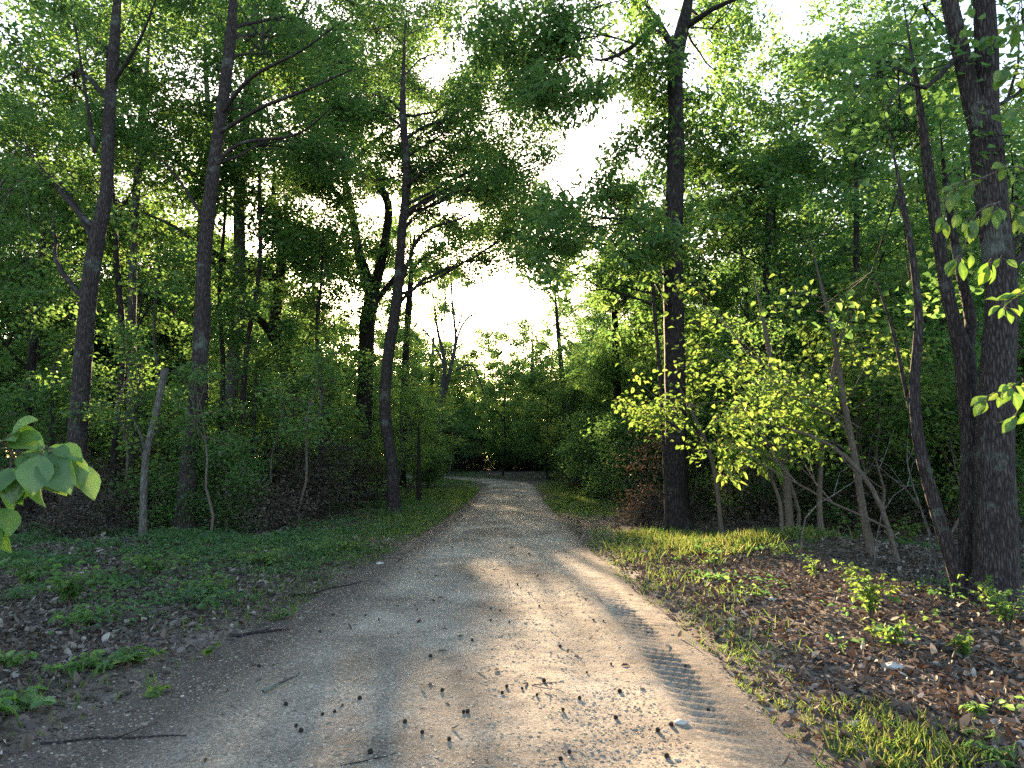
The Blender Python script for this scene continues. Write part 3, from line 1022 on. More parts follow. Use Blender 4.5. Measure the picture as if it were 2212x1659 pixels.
# forked oak left of the sun
s = [px_trunk([(778, 1075, 40), (784, 940, 36), (790, 800, 32), (794, 690, 34), (803, 640, 30), (775, 540, 20), (758, 440, 17), (742, 360, 17), (730, 280, 10)], 28),
     px_trunk([(798, 660, 30), (822, 570, 22), (835, 500, 19), (838, 440, 18), (815, 400, 16), (790, 350, 12), (772, 330, 8)], 28, False),
     px_trunk([(758, 460, 13), (720, 410, 11), (685, 360, 9), (660, 330, 6)], 28, False),
     px_trunk([(805, 660, 14), (845, 610, 12, .5), (885, 560, 8, 1), (900, 480, 5, 1)], 28, False),
     px_trunk([(745, 380, 11), (790, 320, 10), (850, 280, 7), (900, 260, 4)], 28, False)]
feature("old_oak_tree", s, canopy(R_(11), [(620, 160, 1020, 420), (620, 380, 1060, 580), (800, 120, 1080, 360), (960, 420, 1180, 600), (960, 420, 1180, 600)], 74, 30.5, 3, 48, .75), GREEN, BARKD,
        "dark oak that forks into two heavy crooked limbs just left of the sun", 109, L=.14, Wd=.075)
s = [px_trunk([(852, 1108, 28), (846, 1000, 24), (832, 900, 25), (833, 820, 24), (842, 740, 25), (858, 640, 24), (868, 500, 20), (878, 380, 18), (870, 250, 16), (872, 130, 13), (880, -20, 9)], 20.7)]
feature("oak_tree", s, canopy(R_(12), [(720, -60, 1080, 260), (880, 160, 1140, 420), (900, 160, 1150, 420), (700, 200, 900, 420)], 54, 23, 2.6, 58, .85) + canopy(R_(122), [(960, 90, 1180, 340), (980, 280, 1200, 440)], 26, 22, 2.5, 52, .85) + canopy(R_(121), [(900, 380, 1160, 560)], 22, 21, 3, 44, .8), GREEN, BARK,
        "curved slim dark trunk at the left verge of the road, directly left of the sun", 110, L=.12, Wd=.06,
        bare=[([W(872, 600, 20.5), W(900, 520, 20), W(940, 490, 19.5), W(1000, 470, 19), (W(1060, 430, 18.5))], [.05, .045, .035, .025, .01]),
              ([W(880, 400, 20.5), W(930, 360, 20), W(990, 330, 19.5)], [.045, .03, .012])])
s = [px_trunk([(868, 1050, 16), (872, 900, 15), (876, 760, 15), (883, 660, 14), (888, 580, 12), (885, 480, 8)], 36)]
feature("maple_tree", s, canopy(R_(13), [(780, 400, 1120, 590)], 22, 36, 3, 40, .7) + canopy(R_(14), [(840, 780, 900, 900)], 3, 36, 2, 38, .9), GREEN, BARKD,
        "slim backlit trunk with the sun shining right beside it", 111, L=.15, Wd=.08)
# many-stemmed thin-leaved tree at the bend
s = [px_trunk([(950, 1040, 15), (948, 950, 13), (955, 860, 12), (960, 780, 9), (945, 710, 6), (936, 640, 4), (930, 570, 2)], 45),
     px_trunk([(954, 880, 9), (975, 790, 8), (984, 730, 6.5), (976, 640, 4.5), (974, 560, 3), (968, 490, 2)], 45, False),
     px_trunk([(980, 760, 5), (1000, 700, 5), (1040, 668, 3.5), (1085, 650, 2), (1110, 655, 1)], 45, False),
     px_trunk([(960, 790, 4), (930, 730, 4), (900, 700, 3), (868, 692, 2)], 45, False),
     px_trunk([(985, 720, 4.5), (1006, 650, 3.5), (1015, 580, 2.5), (1030, 520, 1.5)], 45, False),
     px_trunk([(958, 720, 3.5), (962, 640, 2.5), (952, 560, 1.5)], 45, False),
     px_trunk([(1010, 690, 3), (1030, 620, 2.2), (1060, 580, 1.4)], 45, False),
     px_trunk([(985, 800, 4.5), (1020, 790, 4), (1045, 850, 2.5), (1052, 890, 1.5)], 45, False)]
feature("open_ash_tree", s, canopy(R_(15), [(870, 590, 1120, 780)], 20, 46, 3, 28, .4) + canopy(R_(16), [(880, 800, 1010, 1000)], 7, 44, 2, 34, .8), YOUNG, BARKP,  # sun flare on the stems is put into the colour: pale bark
        "thinly leaved tree with fanning stems against the bright sky at the bend", 112, L=.16, Wd=.08)

# ---- big hickory right of the road
s = [px_trunk([(1470, 1140, 54), (1464, 1050, 46), (1462, 900, 45), (1458, 750, 44), (1455, 600, 44), (1456, 480, 42), (1462, 340, 38), (1461, 220, 34), (1462, 120, 36), (1482, 30, 28), (1496, -60, 25), (1510, -260, 14)], 16.4),
     px_trunk([(1466, 140, 20), (1440, 80, 16), (1405, 70, 13, -.5), (1360, 105, 10, -1), (1300, 130, 7, -1.5), (1230, 120, 4, -2)], 16.4, False),
     px_trunk([(1466, 120, 14), (1425, 50, 12), (1390, 0, 9), (1350, -60, 6)], 16.4, False),
     px_trunk([(1480, 60, 16), (1540, 20, 11, -.5), (1600, -6, 8, -1), (1680, -40, 4, -1)], 16.4, False)]
hb = (canopy(R_(201), [(1130, 100, 1350, 280)], 14, 16.6, 1.5, 58) + canopy(R_(20), [(1040, -10, 1440, 200)], 26, 17, 2, 60) + canopy(R_(21), [(1310, 180, 1460, 420)], 11, 17.6, 1.2, 60) +
      canopy(R_(22), [(1180, 420, 1400, 520)], 10, 16.3, 2, 52, .9) + canopy(R_(23), [(1130, 500, 1400, 640)], 18, 16.3, 2.5, 55) +
      canopy(R_(24), [(1220, 620, 1400, 800)], 16, 16.3, 2, 50) + canopy(R_(25), [(1480, -20, 1640, 150), (1470, 120, 1600, 420)], 12, 18.2, 1.2, 60) +
      canopy(R_(26), [(1340, 800, 1440, 960)], 4, 15.6, 1, 46) + canopy(R_(27), [(1200, -400, 1700, -100)], 6, 16.5, 2.5, 110, .6) +
      canopy(R_(28), [(1400, 100, 1620, 500)], 5, 19, 1, 60))
feature("hickory_tree", s, hb, GREEN, BARKD, "big dark straight trunk right of the road with drooping leafy boughs", 120, L=.17, Wd=.07, sides=16, droop=.55, flat=.7, rise=.15)
s = [px_trunk([(1440, 1130, 8), (1436, 1000, 8), (1425, 800, 8), (1412, 640, 8), (1408, 520, 7), (1418, 420, 5)], 15.2)]
feature("young_hickory_tree", s, canopy(R_(29), [(1350, 480, 1480, 760)], 6, 15, 1, 44, .8), YOUNG, BARKD,
        "thin dark stem close against the big dark trunk right of the road", 121, L=.15, Wd=.07, droop=.5)

# ---- double trunk and leaning neighbours at the right edge
s = [px_trunk([(2156, 1312, 92), (2154, 1240, 80), (2152, 1100, 76), (2152, 950, 70), (2158, 800, 66), (2166, 640, 62), (2152, 500, 60), (2140, 400, 64), (2132, 320, 66), (2130, 240, 52), (2132, 120, 48), (2126, 0, 44), (2124, -100, 40), (2120, -400, 26)], 7.7),
     px_trunk([(2136, 330, 44), (2106, 240, 42), (2088, 160, 38), (2064, 60, 36), (2046, -30, 33), (2000, -300, 20)], 7.7, False),
     px_trunk([(2060, 130, 12), (2000, 190, 9, -.2), (1960, 180, 6, -.3), (1900, 240, 3, -.5)], 7.7, False)]
feature("double_trunk_oak_tree", s, canopy(R_(31), [(2150, -40, 2330, 300)], 7, 8.3, 1.0, 80, .8) + canopy(R_(32), [(1700, -700, 2400, -350)], 9, 8, 1.5, 150, .8) +
        canopy(R_(33), [(2190, 330, 2380, 760)], 6, 9.5, .8, 90), GREEN, BARK,
        "thick double trunk at the right edge, splitting in two high above", 130, L=.12, Wd=.06, sides=22, zmin=3.0, rough=.05)
s = [px_trunk([(2104, 1318, 54), (2100, 1240, 44), (2098, 1100, 42), (2100, 960, 40), (2090, 850, 40), (2084, 770, 40), (2060, 690, 28), (2040, 600, 26), (2022, 480, 25), (2004, 360, 22), (1985, 220, 16), (1960, 60, 11), (1940, -60, 8)], 8.1),
     px_trunk([(2086, 770, 28), (2098, 700, 24, .1), (2078, 600, 20, .1), (2058, 500, 17, .2), (2040, 380, 12, .2), (2030, 250, 8)], 8.1, False)]
feature("maple_tree", s, canopy(R_(34), [(1820, -40, 2100, 300)], 10, 9, 1.2, 78, .7) + canopy(R_(35), [(1880, 300, 2100, 620)], 7, 9.4, 1, 70, .7), GREEN, BARK,
        "grey brown trunk forking at head height, close left of the thick double trunk", 131, L=.11, Wd=.09, sides=16, zmin=2.0, flat=.8)
s = [px_trunk([(2092, 1322, 30), (2050, 1190, 27), (2010, 1060, 26), (1982, 940, 23), (1975, 820, 20), (1985, 700, 18), (1972, 560, 14), (1940, 380, 10), (1900, 200, 6)], 7.9)]
feature("maple_sapling", s, canopy(R_(36), [(1800, 100, 2000, 420), (1850, 560, 1990, 800)], 8, 8.6, 1, 66, .6), GREEN, BARK,
        "slanting slender trunk that leans left from the foot of the double trunk", 132, L=.11, Wd=.085, sides=12, flat=.8,
        bare=[([W(1990, 980, 7.9), W(1960, 860, 8), W(1930, 720, 8), W(1890, 600, 8)], [.03, .025, .02, .01])])
s = [px_trunk([(1890, 1228, 17), (1868, 1120, 15), (1845, 980, 14), (1822, 860, 12), (1800, 720, 10), (1770, 600, 8), (1740, 480, 5)], 10.4)]
feature("maple_sapling", s, canopy(R_(37), [(1660, 600, 1900, 880)], 12, 10.2, 1, 56, .7), YOUNG, BARKS,
        "thin grey stem curving left, halfway between the big dark trunk and the double trunk", 133, L=.10, Wd=.07, flat=.8)
s = [px_trunk([(1945, 1228, 9), (1905, 1100, 9), (1858, 1020, 9), (1790, 960, 8), (1700, 925, 6), (1620, 915, 4)], 10.2)]
feature("bent_sapling", s, [pb(1640, 930, 10.1, 40, .5, .8), pb(1720, 970, 10, 36, .5, .7), pb(1560, 940, 10.2, 44, .5, .8)], YOUNG, BARKS,
        "bare bent stem arching far left across the dark undergrowth", 134, L=.10, Wd=.06, bow=.02, zmin=.5, droop=.4)
s = [px_trunk([(1708, 1172, 16), (1702, 1080, 15), (1690, 950, 13), (1670, 820, 11), (1650, 700, 9), (1620, 560, 6)], 13.2)]
feature("understory_maple_tree", s, canopy(R_(38), [(1470, 620, 1820, 980)], 34, 13.2, 1.6, 62, .95), YOUNG, BARKS,
        "slim stem with sunlit yellow green leaf layers right of the big dark trunk", 135, L=.11, Wd=.08, bow=.05, rise=.2, flat=.45)
s = [px_trunk([(1776, 1180, 12), (1770, 1080, 11), (1778, 950, 10), (1800, 800, 8), (1830, 660, 6)], 12.8)]
feature("understory_maple_tree", s, canopy(R_(39), [(1640, 620, 2000, 900)], 26, 12.2, 1.3, 56, .9), YOUNG, BARKS,
        "slim stem under glowing leaves, second from the big dark trunk towards the right", 136, L=.10, Wd=.075, bow=.05, rise=.2)
s = [px_trunk([(1560, 1120, 10), (1540, 1000, 9), (1500, 900, 8), (1460, 820, 6)], 14.6)]
feature("understory_dogwood_tree", s, canopy(R_(40), [(1310, 760, 1570, 980)], 22, 14.4, 1.2, 52, .95), YOUNG, BARKS,
        "small bush-like tree whose bright leaves cross in front of the big dark trunk", 137, L=.10, Wd=.07, bow=.05, rise=.2, zmin=.8)
s = [px_trunk([(1690, 1180, 8), (1684, 1080, 7), (1650, 1010, 5), (1600, 990, 3)], 12)]
feature("hickory_sapling", s, [pb(1590, 1000, 11.4, 44, .4, 1.3), pb(1560, 1030, 11.3, 30, .5, 1.3), pb(1650, 990, 11.6, 34, .4, 1.1)], YOUNG, BARKS,
        "drooping spray of long bright leaves low in the dark gap right of the big trunk", 138, L=.18, Wd=.07, droop=.7, bow=.02, zmin=.4)

# mid-distance trees right
s = [px_trunk([(1655, 1110, 20), (1650, 900, 18), (1655, 650, 16), (1665, 420, 12), (1675, 250, 7)], 18)]
feature("maple_tree", s, canopy(R_(41), [(1490, 190, 1860, 660), (1480, 600, 1860, 900)], 48, 18, 2.2, 72, .95), DEEP, BARKD,
        "leafy rounded tree just right of the big dark trunk, its top against blue sky", 140, L=.14, Wd=.09)
s = [px_trunk([(1850, 1130, 18), (1845, 900, 16), (1850, 650, 14), (1850, 400, 11), (1845, 200, 7)], 15.5)]
feature("maple_tree", s, canopy(R_(42), [(1690, 110, 2050, 660), (1640, 600, 2060, 920)], 50, 15.5, 2.2, 74, .95), DEEP, BARKD,
        "dense leafy tree filling the space between the big dark trunk and the double trunk", 141, L=.12, Wd=.085)
s = [px_trunk([(2190, 1180, 22), (2180, 900, 18), (2190, 600, 16), (2200, 300, 10)], 13)]
feature("maple_tree", s, canopy(R_(43), [(2060, 260, 2330, 900)], 20, 13.5, 2, 80, .9), DEEP, BARKD,
        "leafy tree behind the double trunk at the right edge", 142, L=.12, Wd=.085)

s = [px_trunk([(1345, 1085, 20), (1340, 950, 18), (1330, 800, 16), (1325, 650, 13), (1310, 500, 8)], 30)]
feature("maple_tree", s, canopy(R_(44), [(1110, 400, 1420, 700), (1110, 430, 1300, 620), (1240, 600, 1440, 860)], 72, 30.5, 3, 42, .85), GREEN, BARKD,
        "leafy tree on the right verge well behind the big dark trunk, reaching towards the road", 143, L=.14, Wd=.085)
s = [px_trunk([(1228, 1055, 14), (1225, 950, 13), (1215, 820, 11), (1205, 700, 9), (1195, 590, 6)], 47)]
feature("maple_tree", s, canopy(R_(45), [(1070, 560, 1290, 780), (1100, 680, 1320, 900)], 34, 48, 4, 30, .85), GREEN, BARKD,
        "far leafy tree standing just right of the bend in the road", 144, L=.16, Wd=.10)
s = [px_trunk([(1140, 1030, 12), (1145, 940, 11), (1150, 820, 9), (1150, 700, 6)], 58)]
feature("maple_tree", s, canopy(R_(46), [(1040, 680, 1240, 900), (960, 800, 1200, 930)], 30, 59, 4, 28, .9), DEEP, BARKD,
        "farthest single tree, straight ahead behind the bend of the road", 145, L=.18, Wd=.12)

s = [px_trunk([(884, 1040, 11), (882, 900, 10), (880, 760, 8), (884, 640, 6), (886, 560, 4)], 56)]
feature("maple_tree", s, canopy(R_(47), [(800, 600, 1000, 740), (760, 480, 960, 640)], 46, 57, 4, 27, 1.1) + canopy(R_(49), [(835, 665, 920, 750)], 18, 57, 3, 22, 1.4), GREEN, BARKD,  # added tree; dense boughs on the sun's path shade the road's left half
        "added far tree directly below the low sun, shading the left of the road, between the forked oak and the open ash", 146, L=.16, Wd=.10)
s = [px_trunk([(905, 1040, 11), (925, 900, 10), (935, 760, 8), (940, 680, 5)], 64)]
feature("maple_tree", s, canopy(R_(48), [(860, 580, 1060, 800)], 40, 65, 4, 26, 1.1), GREEN, BARKD,
        "farthest tree behind the open ash, under the sun glow", 147, L=.16, Wd=.10)

# ---- understory left, unique boughs
US = [("understory_beech_tree", [(540, 1110, 12), (545, 980, 10), (550, 860, 8), (560, 760, 5)], 20, [(430, 740, 720, 1040)], 16, 52, "low leafy tree filling the gap right of the pale lichened trunk", GREEN),
      ("understory_beech_tree", [(700, 1100, 12), (705, 980, 10), (712, 860, 8), (720, 780, 5)], 22, [(620, 780, 820, 1050)], 14, 50, "low leafy tree between the crooked leaning trunk and the forked oak", GREEN),
      ("understory_beech_tree", [(905, 1090, 10), (905, 1000, 8), (905, 900, 6)], 26, [(840, 840, 940, 1000)], 8, 40, "low leafy tree right of the curved trunk, overhanging the left verge", GREEN),
      ("understory_beech_tree", [(110, 1130, 12), (112, 980, 10), (112, 820, 6)], 16, [(-40, 760, 240, 1000)], 10, 56, "low leafy tree behind the foreground leaves at the left edge", DEEP),
      ("understory_beech_tree", [(350, 1120, 10), (352, 980, 8), (356, 860, 6)], 18.5, [(230, 720, 480, 1010)], 13, 54, "low leafy tree between the two tall brown trunks on the left", DEEP)]
for i, (nm, pts, yy, rects, nb, rp, lab, mt) in enumerate(US):
    s = [px_trunk(pts, yy)]
    feature(nm, s, canopy(R_(60 + i), rects, nb, yy, 1.6, rp, .5, .45), mt, BARKD, lab, 160 + i, L=.11, Wd=.065, zmin=.5, rise=.25)

# ------------------------------------------------------------------ prototypes and their copies
def proto_tree(name, h, r0, z0, reach, nb, rb, L, Wd, mat, bark, seed, dens=1.4, wob=.25, full=False, droop=.2, k=.55, bow=.1):
    r = R_(seed)
    n = 7
    z = np.linspace(0, h * 0.95, n)
    P = np.stack([np.cumsum(r.normal(size=n)) * wob * .4, np.cumsum(r.normal(size=n)) * wob * .4, z - 0.15], 1)
    P -= np.array([P[0, 0], P[0, 1], 0])
    Rr = r0 * (1 - z / h) ** 0.8 + 0.01
    b = random_boughs(r, 0, 0, z0, h, reach, nb, rb)
    cx_ = np.interp([q[0][2] for q in b], z, P[:, 0])
    cy_ = np.interp([q[0][2] for q in b], z, P[:, 1])
    b = [((q[0] + np.array([cx_[i], cy_[i], 0])), (q[1][0], q[1][1], q[1][2] * k / .55), 1.0) for i, q in enumerate(b)]
    return build_tree(name, (0, 0, 0), [(P, Rr)], b, mat, bark, seed=seed, dens=dens, L=L, Wd=Wd, full=full, docull=False, sides=8, zmin=z0 * .7, m=14, droop=droop, bow=bow)


def copy_thing(o):
    c = o.copy()
    C.objects.link(c)
    for ch in list(o.children):
        d = ch.copy()
        C.objects.link(d)
        d.parent = c
    return c


USED = set()


def put(proto, x, y, rz, s, label, cat, group, sz=None):
    o = proto if proto.name not in USED else copy_thing(proto)
    USED.add(proto.name)
    o.location = (x, y, zg(x, y) - 0.02)
    o.rotation_euler = (0, 0, rz)
    o.scale = (s, s, sz or s)
    tag(o, label, cat, group)
    return o


TALL = [proto_tree("canopy_tree", 18, .20, 6.0, 4.2, 26, 1.5, .17, .10, GREEN, BARK, 201),
        proto_tree("canopy_tree", 16, .17, 4.5, 3.6, 26, 1.4, .17, .11, DEEP, BARKD, 202),
        proto_tree("canopy_tree", 20, .22, 8.0, 4.6, 24, 1.6, .18, .10, GREEN, BARKP, 203)]
MIDT = [proto_tree("young_forest_tree", 10, .10, 2.2, 2.4, 26, 1.0, .14, .09, GREEN, BARKD, 211),
        proto_tree("young_forest_tree", 9, .09, 1.8, 2.2, 24, 1.0, .14, .085, DEEP, BARKD, 212)]
UND = [proto_tree("understory_tree", 5.0, .045, .9, 1.9, 17, .62, .13, .085, GREEN, BARKS, 221, k=.4, dens=.95, wob=.4),
       proto_tree("understory_tree", 4.2, .04, .7, 1.7, 15, .58, .13, .08, DEEP, BARKS, 222, k=.4, dens=.95, wob=.4),
       proto_tree("understory_tree", 6.0, .05, 1.4, 2.0, 18, .66, .13, .085, YOUNG, BARKS, 223, k=.4, dens=.9, wob=.5)]
SAP = [proto_tree("thin_sapling", 3.2, .018, 1.2, .6, 6, .32, .10, .06, YOUNG, BARKS, 231, wob=.3),
       proto_tree("thin_sapling", 4.2, .024, 2.0, .7, 7, .36, .10, .06, GREEN, BARKS, 232, wob=.4),
       proto_tree("thin_sapling", 2.2, .013, .8, .45, 5, .26, .09, .05, YOUNG, BARKS, 233, wob=.25)]
BUSH = [proto_tree("forest_shrub", 1.3, .02, .25, .55, 10, .36, .075, .045, GREEN, BARKS, 241),
        proto_tree("forest_shrub", .8, .012, .15, .4, 8, .26, .065, .04, YOUNG, BARKS, 242),
        proto_tree("forest_shrub", 2.2, .025, .4, .8, 14, .45, .08, .05, DEEP, BARKS, 243)]
DEAD = [proto_tree("dead_brush", .8, .012, .12, .45, 9, .32, .06, .03, BRUSH, BARKD, 251, dens=.7),
        proto_tree("dead_brush", 1.6, .015, .2, .7, 12, .42, .07, .03, BRUSH, BARKD, 252, dens=.5)]

SLIM = [proto_tree("slender_tree", 13, .075, 4.5, 1.5, 13, .8, .13, .08, GREEN, BARKD, 261, wob=.5, dens=1.0),
        proto_tree("slender_tree", 11, .06, 5.0, 1.3, 11, .7, .13, .08, GREEN, BARKP, 262, wob=.6, dens=1.0)]
AZT = np.array([-70, -18, -13.5, -11, -9.5, -7.5, -5, -3, 0, 3, 6, 9, 12, 18, 70])
ELT = np.array([80, 80, 30, 18, 11, 11, 12, 14, 16, 18, 20, 25, 34, 50, 80])


def top_limit(x, y, s, top, rad):
    """how high above the ground a crown may reach here, so that the open sky over the road stays open"""
    az0 = math.degrees(math.atan2(x, y))
    w = math.degrees(rad / max(3, math.hypot(x, y)))
    el = min(np.interp(np.linspace(az0 - w * .7, az0 + w * .7, 5), AZT, ELT))
    return math.hypot(x, y) * math.tan(math.radians(el)) + CAMZ


def in_shaft(x, y, z0, z1, rad):
    n = 0
    for T, rd, t0, pr in SHAFTS:
        t = ((x - T[0]) * SUN[0] + (y - T[1]) * SUN[1]) / (SUN[0] ** 2 + SUN[1] ** 2)
        if t < t0 + 1:
            continue
        q = T + SUN * t
        if abs(q[0] - x) < rad * .8 + rd * .5 and abs(q[1] - y) < rad * .8 and z0 - .2 < q[2] < z1:
            n += 1
    return n


PLACED = []


def spread(protos, n, xr, yr, h0, z0f, rad, smin, smax, mind, roadgap, lab_l, lab_r, cat, grp_l, grp_r, seed, cond=None, maxshaft=0, lim=True, clear=7):
    r = R_(seed)
    k = 0
    for _ in range(n * 30):
        if k >= n:
            break
        x = xr[0] + (xr[1] - xr[0]) * r.random()
        y = yr[0] + (yr[1] - yr[0]) * r.random()
        s = smin + (smax - smin) * r.random()
        if abs(float(road_d(np.array(x), np.array(y)))) < roadgap + rad * s * .55:
            continue
        if math.hypot(x, y) < clear:
            continue
        if abs(math.degrees(math.atan2(x, y))) > 47 and y > 6:
            continue
        if cond is not None and not cond(x, y):
            continue
        if any((x - a) ** 2 + (y - b) ** 2 < mind ** 2 and c == cat for a, b, c in PLACED):
            continue
        pi = int(r.integers(len(protos)))
        h = h0[pi] * s
        if lim:
            tl = top_limit(x, y, s, h, rad * s)
            if h > tl:
                s2 = tl / h0[pi]
                if s2 < smin * .75:
                    continue
                s = s2
                h = h0[pi] * s
        if in_shaft(x, y, h * z0f, h, rad * s) > maxshaft:
            continue
        left = x < RX
        put(protos[pi], x, y, r.random() * 6.28, s, lab_l if left else lab_r, cat, grp_l if left else grp_r)
        PLACED.append((x, y, cat))
        k += 1
    return k


cnt = []
cnt.append(spread(TALL, 27, (-42, -3), (17, 75), (18, 16, 20), .35, 4.5, .75, 1.15, 3.6, 1.5,
                  "tall trunk deep in the woods left of the road, its crown merging with the canopy", "tall trunk deep in the woods right of the road, its crown merging with the canopy",
                  "tree", "tall trees deep in the left woods", "tall trees deep in the right woods", 301, maxshaft=1))
cnt.append(spread(TALL, 18, (6, 48), (22, 75), (18, 16, 20), .35, 4.5, .7, 1.1, 4.0, 1.5,
                  "tall forest tree", "tall trunk deep in the woods right of the road, its crown merging with the canopy",
                  "tree", "tall trees deep in the left woods", "tall trees deep in the right woods", 302, maxshaft=1))
cnt.append(spread(SLIM, 18, (-18, -4), (15.5, 40), (13, 11), .35, 2.2, .8, 1.2, 1.3, 2.2,
                  "slender tall pole-like tree among the bigger trunks of the left woods", "slender tall pole-like tree in the right woods",
                  "slender tree", "slender trees in the left woods", "slender trees in the right woods", 330, maxshaft=3, clear=14))
cnt.append(spread(SLIM, 12, (5, 22), (14, 40), (13, 11), .35, 2.2, .7, 1.0, 1.5, 2.6,
                  "slender tall pole-like tree among the bigger trunks of the left woods", "slender tall pole-like tree in the right woods",
                  "slender tree", "slender trees in the left woods", "slender trees in the right woods", 331, maxshaft=3, clear=13))
cnt.append(spread(MIDT, 26, (-36, 4), (24, 80), (10, 9), .25, 2.6, .7, 1.25, 2.6, 1.2,
                  "young slender tree of middle height in the left woods", "young slender tree of middle height in the right woods",
                  "young tree", "young trees in the left woods", "young trees in the right woods", 303, maxshaft=1))
cnt.append(spread(MIDT, 30, (2, 42), (17, 80), (10, 9), .25, 2.6, .7, 1.25, 2.6, 1.2,
                  "young slender tree of middle height in the left woods", "young slender tree of middle height in the right woods",
                  "young tree", "young trees in the left woods", "young trees in the right woods", 304, maxshaft=1))
cnt.append(spread(TALL, 9, (-8, 16), (58, 88), (18, 16, 20), .35, 4.5, .6, 1.0, 3.4, 1.2,
                  "tall trunk deep in the woods left of the road, its crown merging with the canopy", "tall trunk deep in the woods right of the road, its crown merging with the canopy",
                  "tree", "tall trees deep in the left woods", "tall trees deep in the right woods", 320, maxshaft=1))
cnt.append(spread(MIDT, 16, (-14, 16), (60, 85), (10, 9), .25, 2.6, .8, 1.4, 2.4, 1.2,
                  "young slender tree of middle height in the left woods", "young slender tree of middle height in the right woods",
                  "young tree", "young trees in the left woods", "young trees in the right woods", 305, maxshaft=0))
cnt.append(spread(UND, 56, (-30, -3), (19, 62), (5, 4.2, 6), .15, 1.8, .8, 1.3, 1.5, 3.3,
                  "leafy understory tree in the shade of the left woods", "leafy understory tree in the shade of the right woods",
                  "small tree", "understory trees in the left woods", "understory trees in the right woods", 306, maxshaft=2, clear=15))
cnt.append(spread(UND, 60, (3, 32), (13.5, 62), (5, 4.2, 6), .15, 1.8, .7, 1.2, 1.5, 2.4,
                  "leafy understory tree in the shade of the left woods", "leafy understory tree in the shade of the right woods",
                  "small tree", "understory trees in the left woods", "understory trees in the right woods", 307, maxshaft=0, clear=14))
cnt.append(spread(UND, 14, (-14, 16), (60, 72), (5, 4.2, 6), .15, 1.8, .8, 1.3, 1.4, 1.6,
                  "leafy understory tree in the shade of the left woods", "leafy understory tree in the shade of the right woods",
                  "small tree", "understory trees in the left woods", "understory trees in the right woods", 308, maxshaft=1))
cnt.append(spread(BUSH, 34, (-16, -2.6), (13.5, 40), (1.3, .8, 2.2), .1, .8, .7, 1.2, .9, 3.0,
                  "green shrub on the shaded floor of the left woods", "green shrub on the floor of the right woods",
                  "shrub", "shrubs on the left forest floor", "shrubs on the right forest floor", 309, maxshaft=9, lim=False, clear=13))
cnt.append(spread(BUSH, 40, (2.2, 12), (15, 46), (1.3, .8, 2.2), .1, .8, .8, 1.5, .8, 2.3,
                  "green shrub on the shaded floor of the left woods", "green shrub on the floor of the right woods",
                  "shrub", "shrubs on the left forest floor", "shrubs on the right forest floor", 310, maxshaft=2, lim=False, clear=13))
cnt.append(spread(SAP, 34, (3.5, 14), (9.5, 24), (3.2, 4.2, 2.2), .3, .8, .8, 1.3, .45, 1.8,
                  "thin bare stem", "thin sapling stem in the dark undergrowth right of the road", "sapling",
                  "x", "thin saplings in the right undergrowth", 311, maxshaft=3, lim=False, clear=9.5))
cnt.append(spread(SAP, 26, (-14, -4.5), (12.5, 30), (3.2, 4.2, 2.2), .3, .8, .8, 1.3, .7, 1.8,
                  "thin sapling stem in the shaded undergrowth left of the road", "x", "sapling",
                  "thin saplings in the left undergrowth", "x", 312, maxshaft=9, lim=False, clear=12))
cnt.append(spread(DEAD, 26, (-14, -4.2), (12, 26), (.8, 1.6), .1, .8, .8, 1.3, .9, 2.2,
                  "tangle of brown dead brush on the floor of the left woods", "tangle of brown dead brush on the floor of the right woods", "brush",
                  "dead brush on the left forest floor", "dead brush on the right forest floor", 313, maxshaft=9, lim=False, clear=12))
cnt.append(spread(DEAD, 26, (-9, 12), (56.5, 62), (.8, 1.6), .1, .8, 1.0, 1.8, .7, 2.0,
                  "tangle of brown dead brush on the floor of the left woods", "tangle of brown dead brush on the floor of the right woods", "brush",
                  "dead brush on the left forest floor", "dead brush on the right forest floor", 314, maxshaft=9, lim=False))
cnt.append(spread(DEAD, 22, (2.6, 10), (14, 34), (.8, 1.6), .1, .8, .8, 1.5, .8, 1.6,
                  "tangle of brown dead brush on the floor of the left woods", "tangle of brown dead brush on the floor of the right woods", "brush",
                  "dead brush on the left forest floor", "dead brush on the right forest floor", 315, maxshaft=2, lim=False, clear=12))
cnt.append(spread(BUSH, 34, (-13, 13), (56.5, 66), (1.3, .8, 2.2), .1, .8, 1.2, 2.0, .8, 1.6,
                  "green shrub on the shaded floor of the left woods", "green shrub on the floor of the right woods",
                  "shrub", "shrubs on the left forest floor", "shrubs on the right forest floor", 340, maxshaft=9, lim=False))

# ------------------------------------------------------------------ far wood closing the view
r = R_(400)
A = Acc()
n = 60000
az = np.radians(-62 + 124 * r.random(n))
dd = 84 + 30 * r.random(n)
top = 9 + 5 * fbm(np.degrees(az) * .35, dd * .05, 3)
P = np.stack([dd * np.sin(az), dd * np.cos(az), 1.0 + top * r.random(n) ** .8], 1)
ll = .45 + .45 * r.random(n)
leaves(A, P, r.normal(size=(n, 3)) * np.array([1, 1, .4]), r.normal(size=(n, 3)) * .5 + np.array([0, -.3, 1]), ll, ll * .6,
       np.clip(.4 + .3 * (fbm(np.degrees(az) * .8, P[:, 2] * .5, 2) - .5) + .15 * r.normal(size=n), 0, 1), full=False)
V, Q, T = A.data()
tag(link("far_wood", make_mesh("far_wood", V, Q, DEEP, T, smooth=False)), "distant wood closing off the view behind the bend of the road", "wood", kind="stuff")
# ================================================================== PART 4

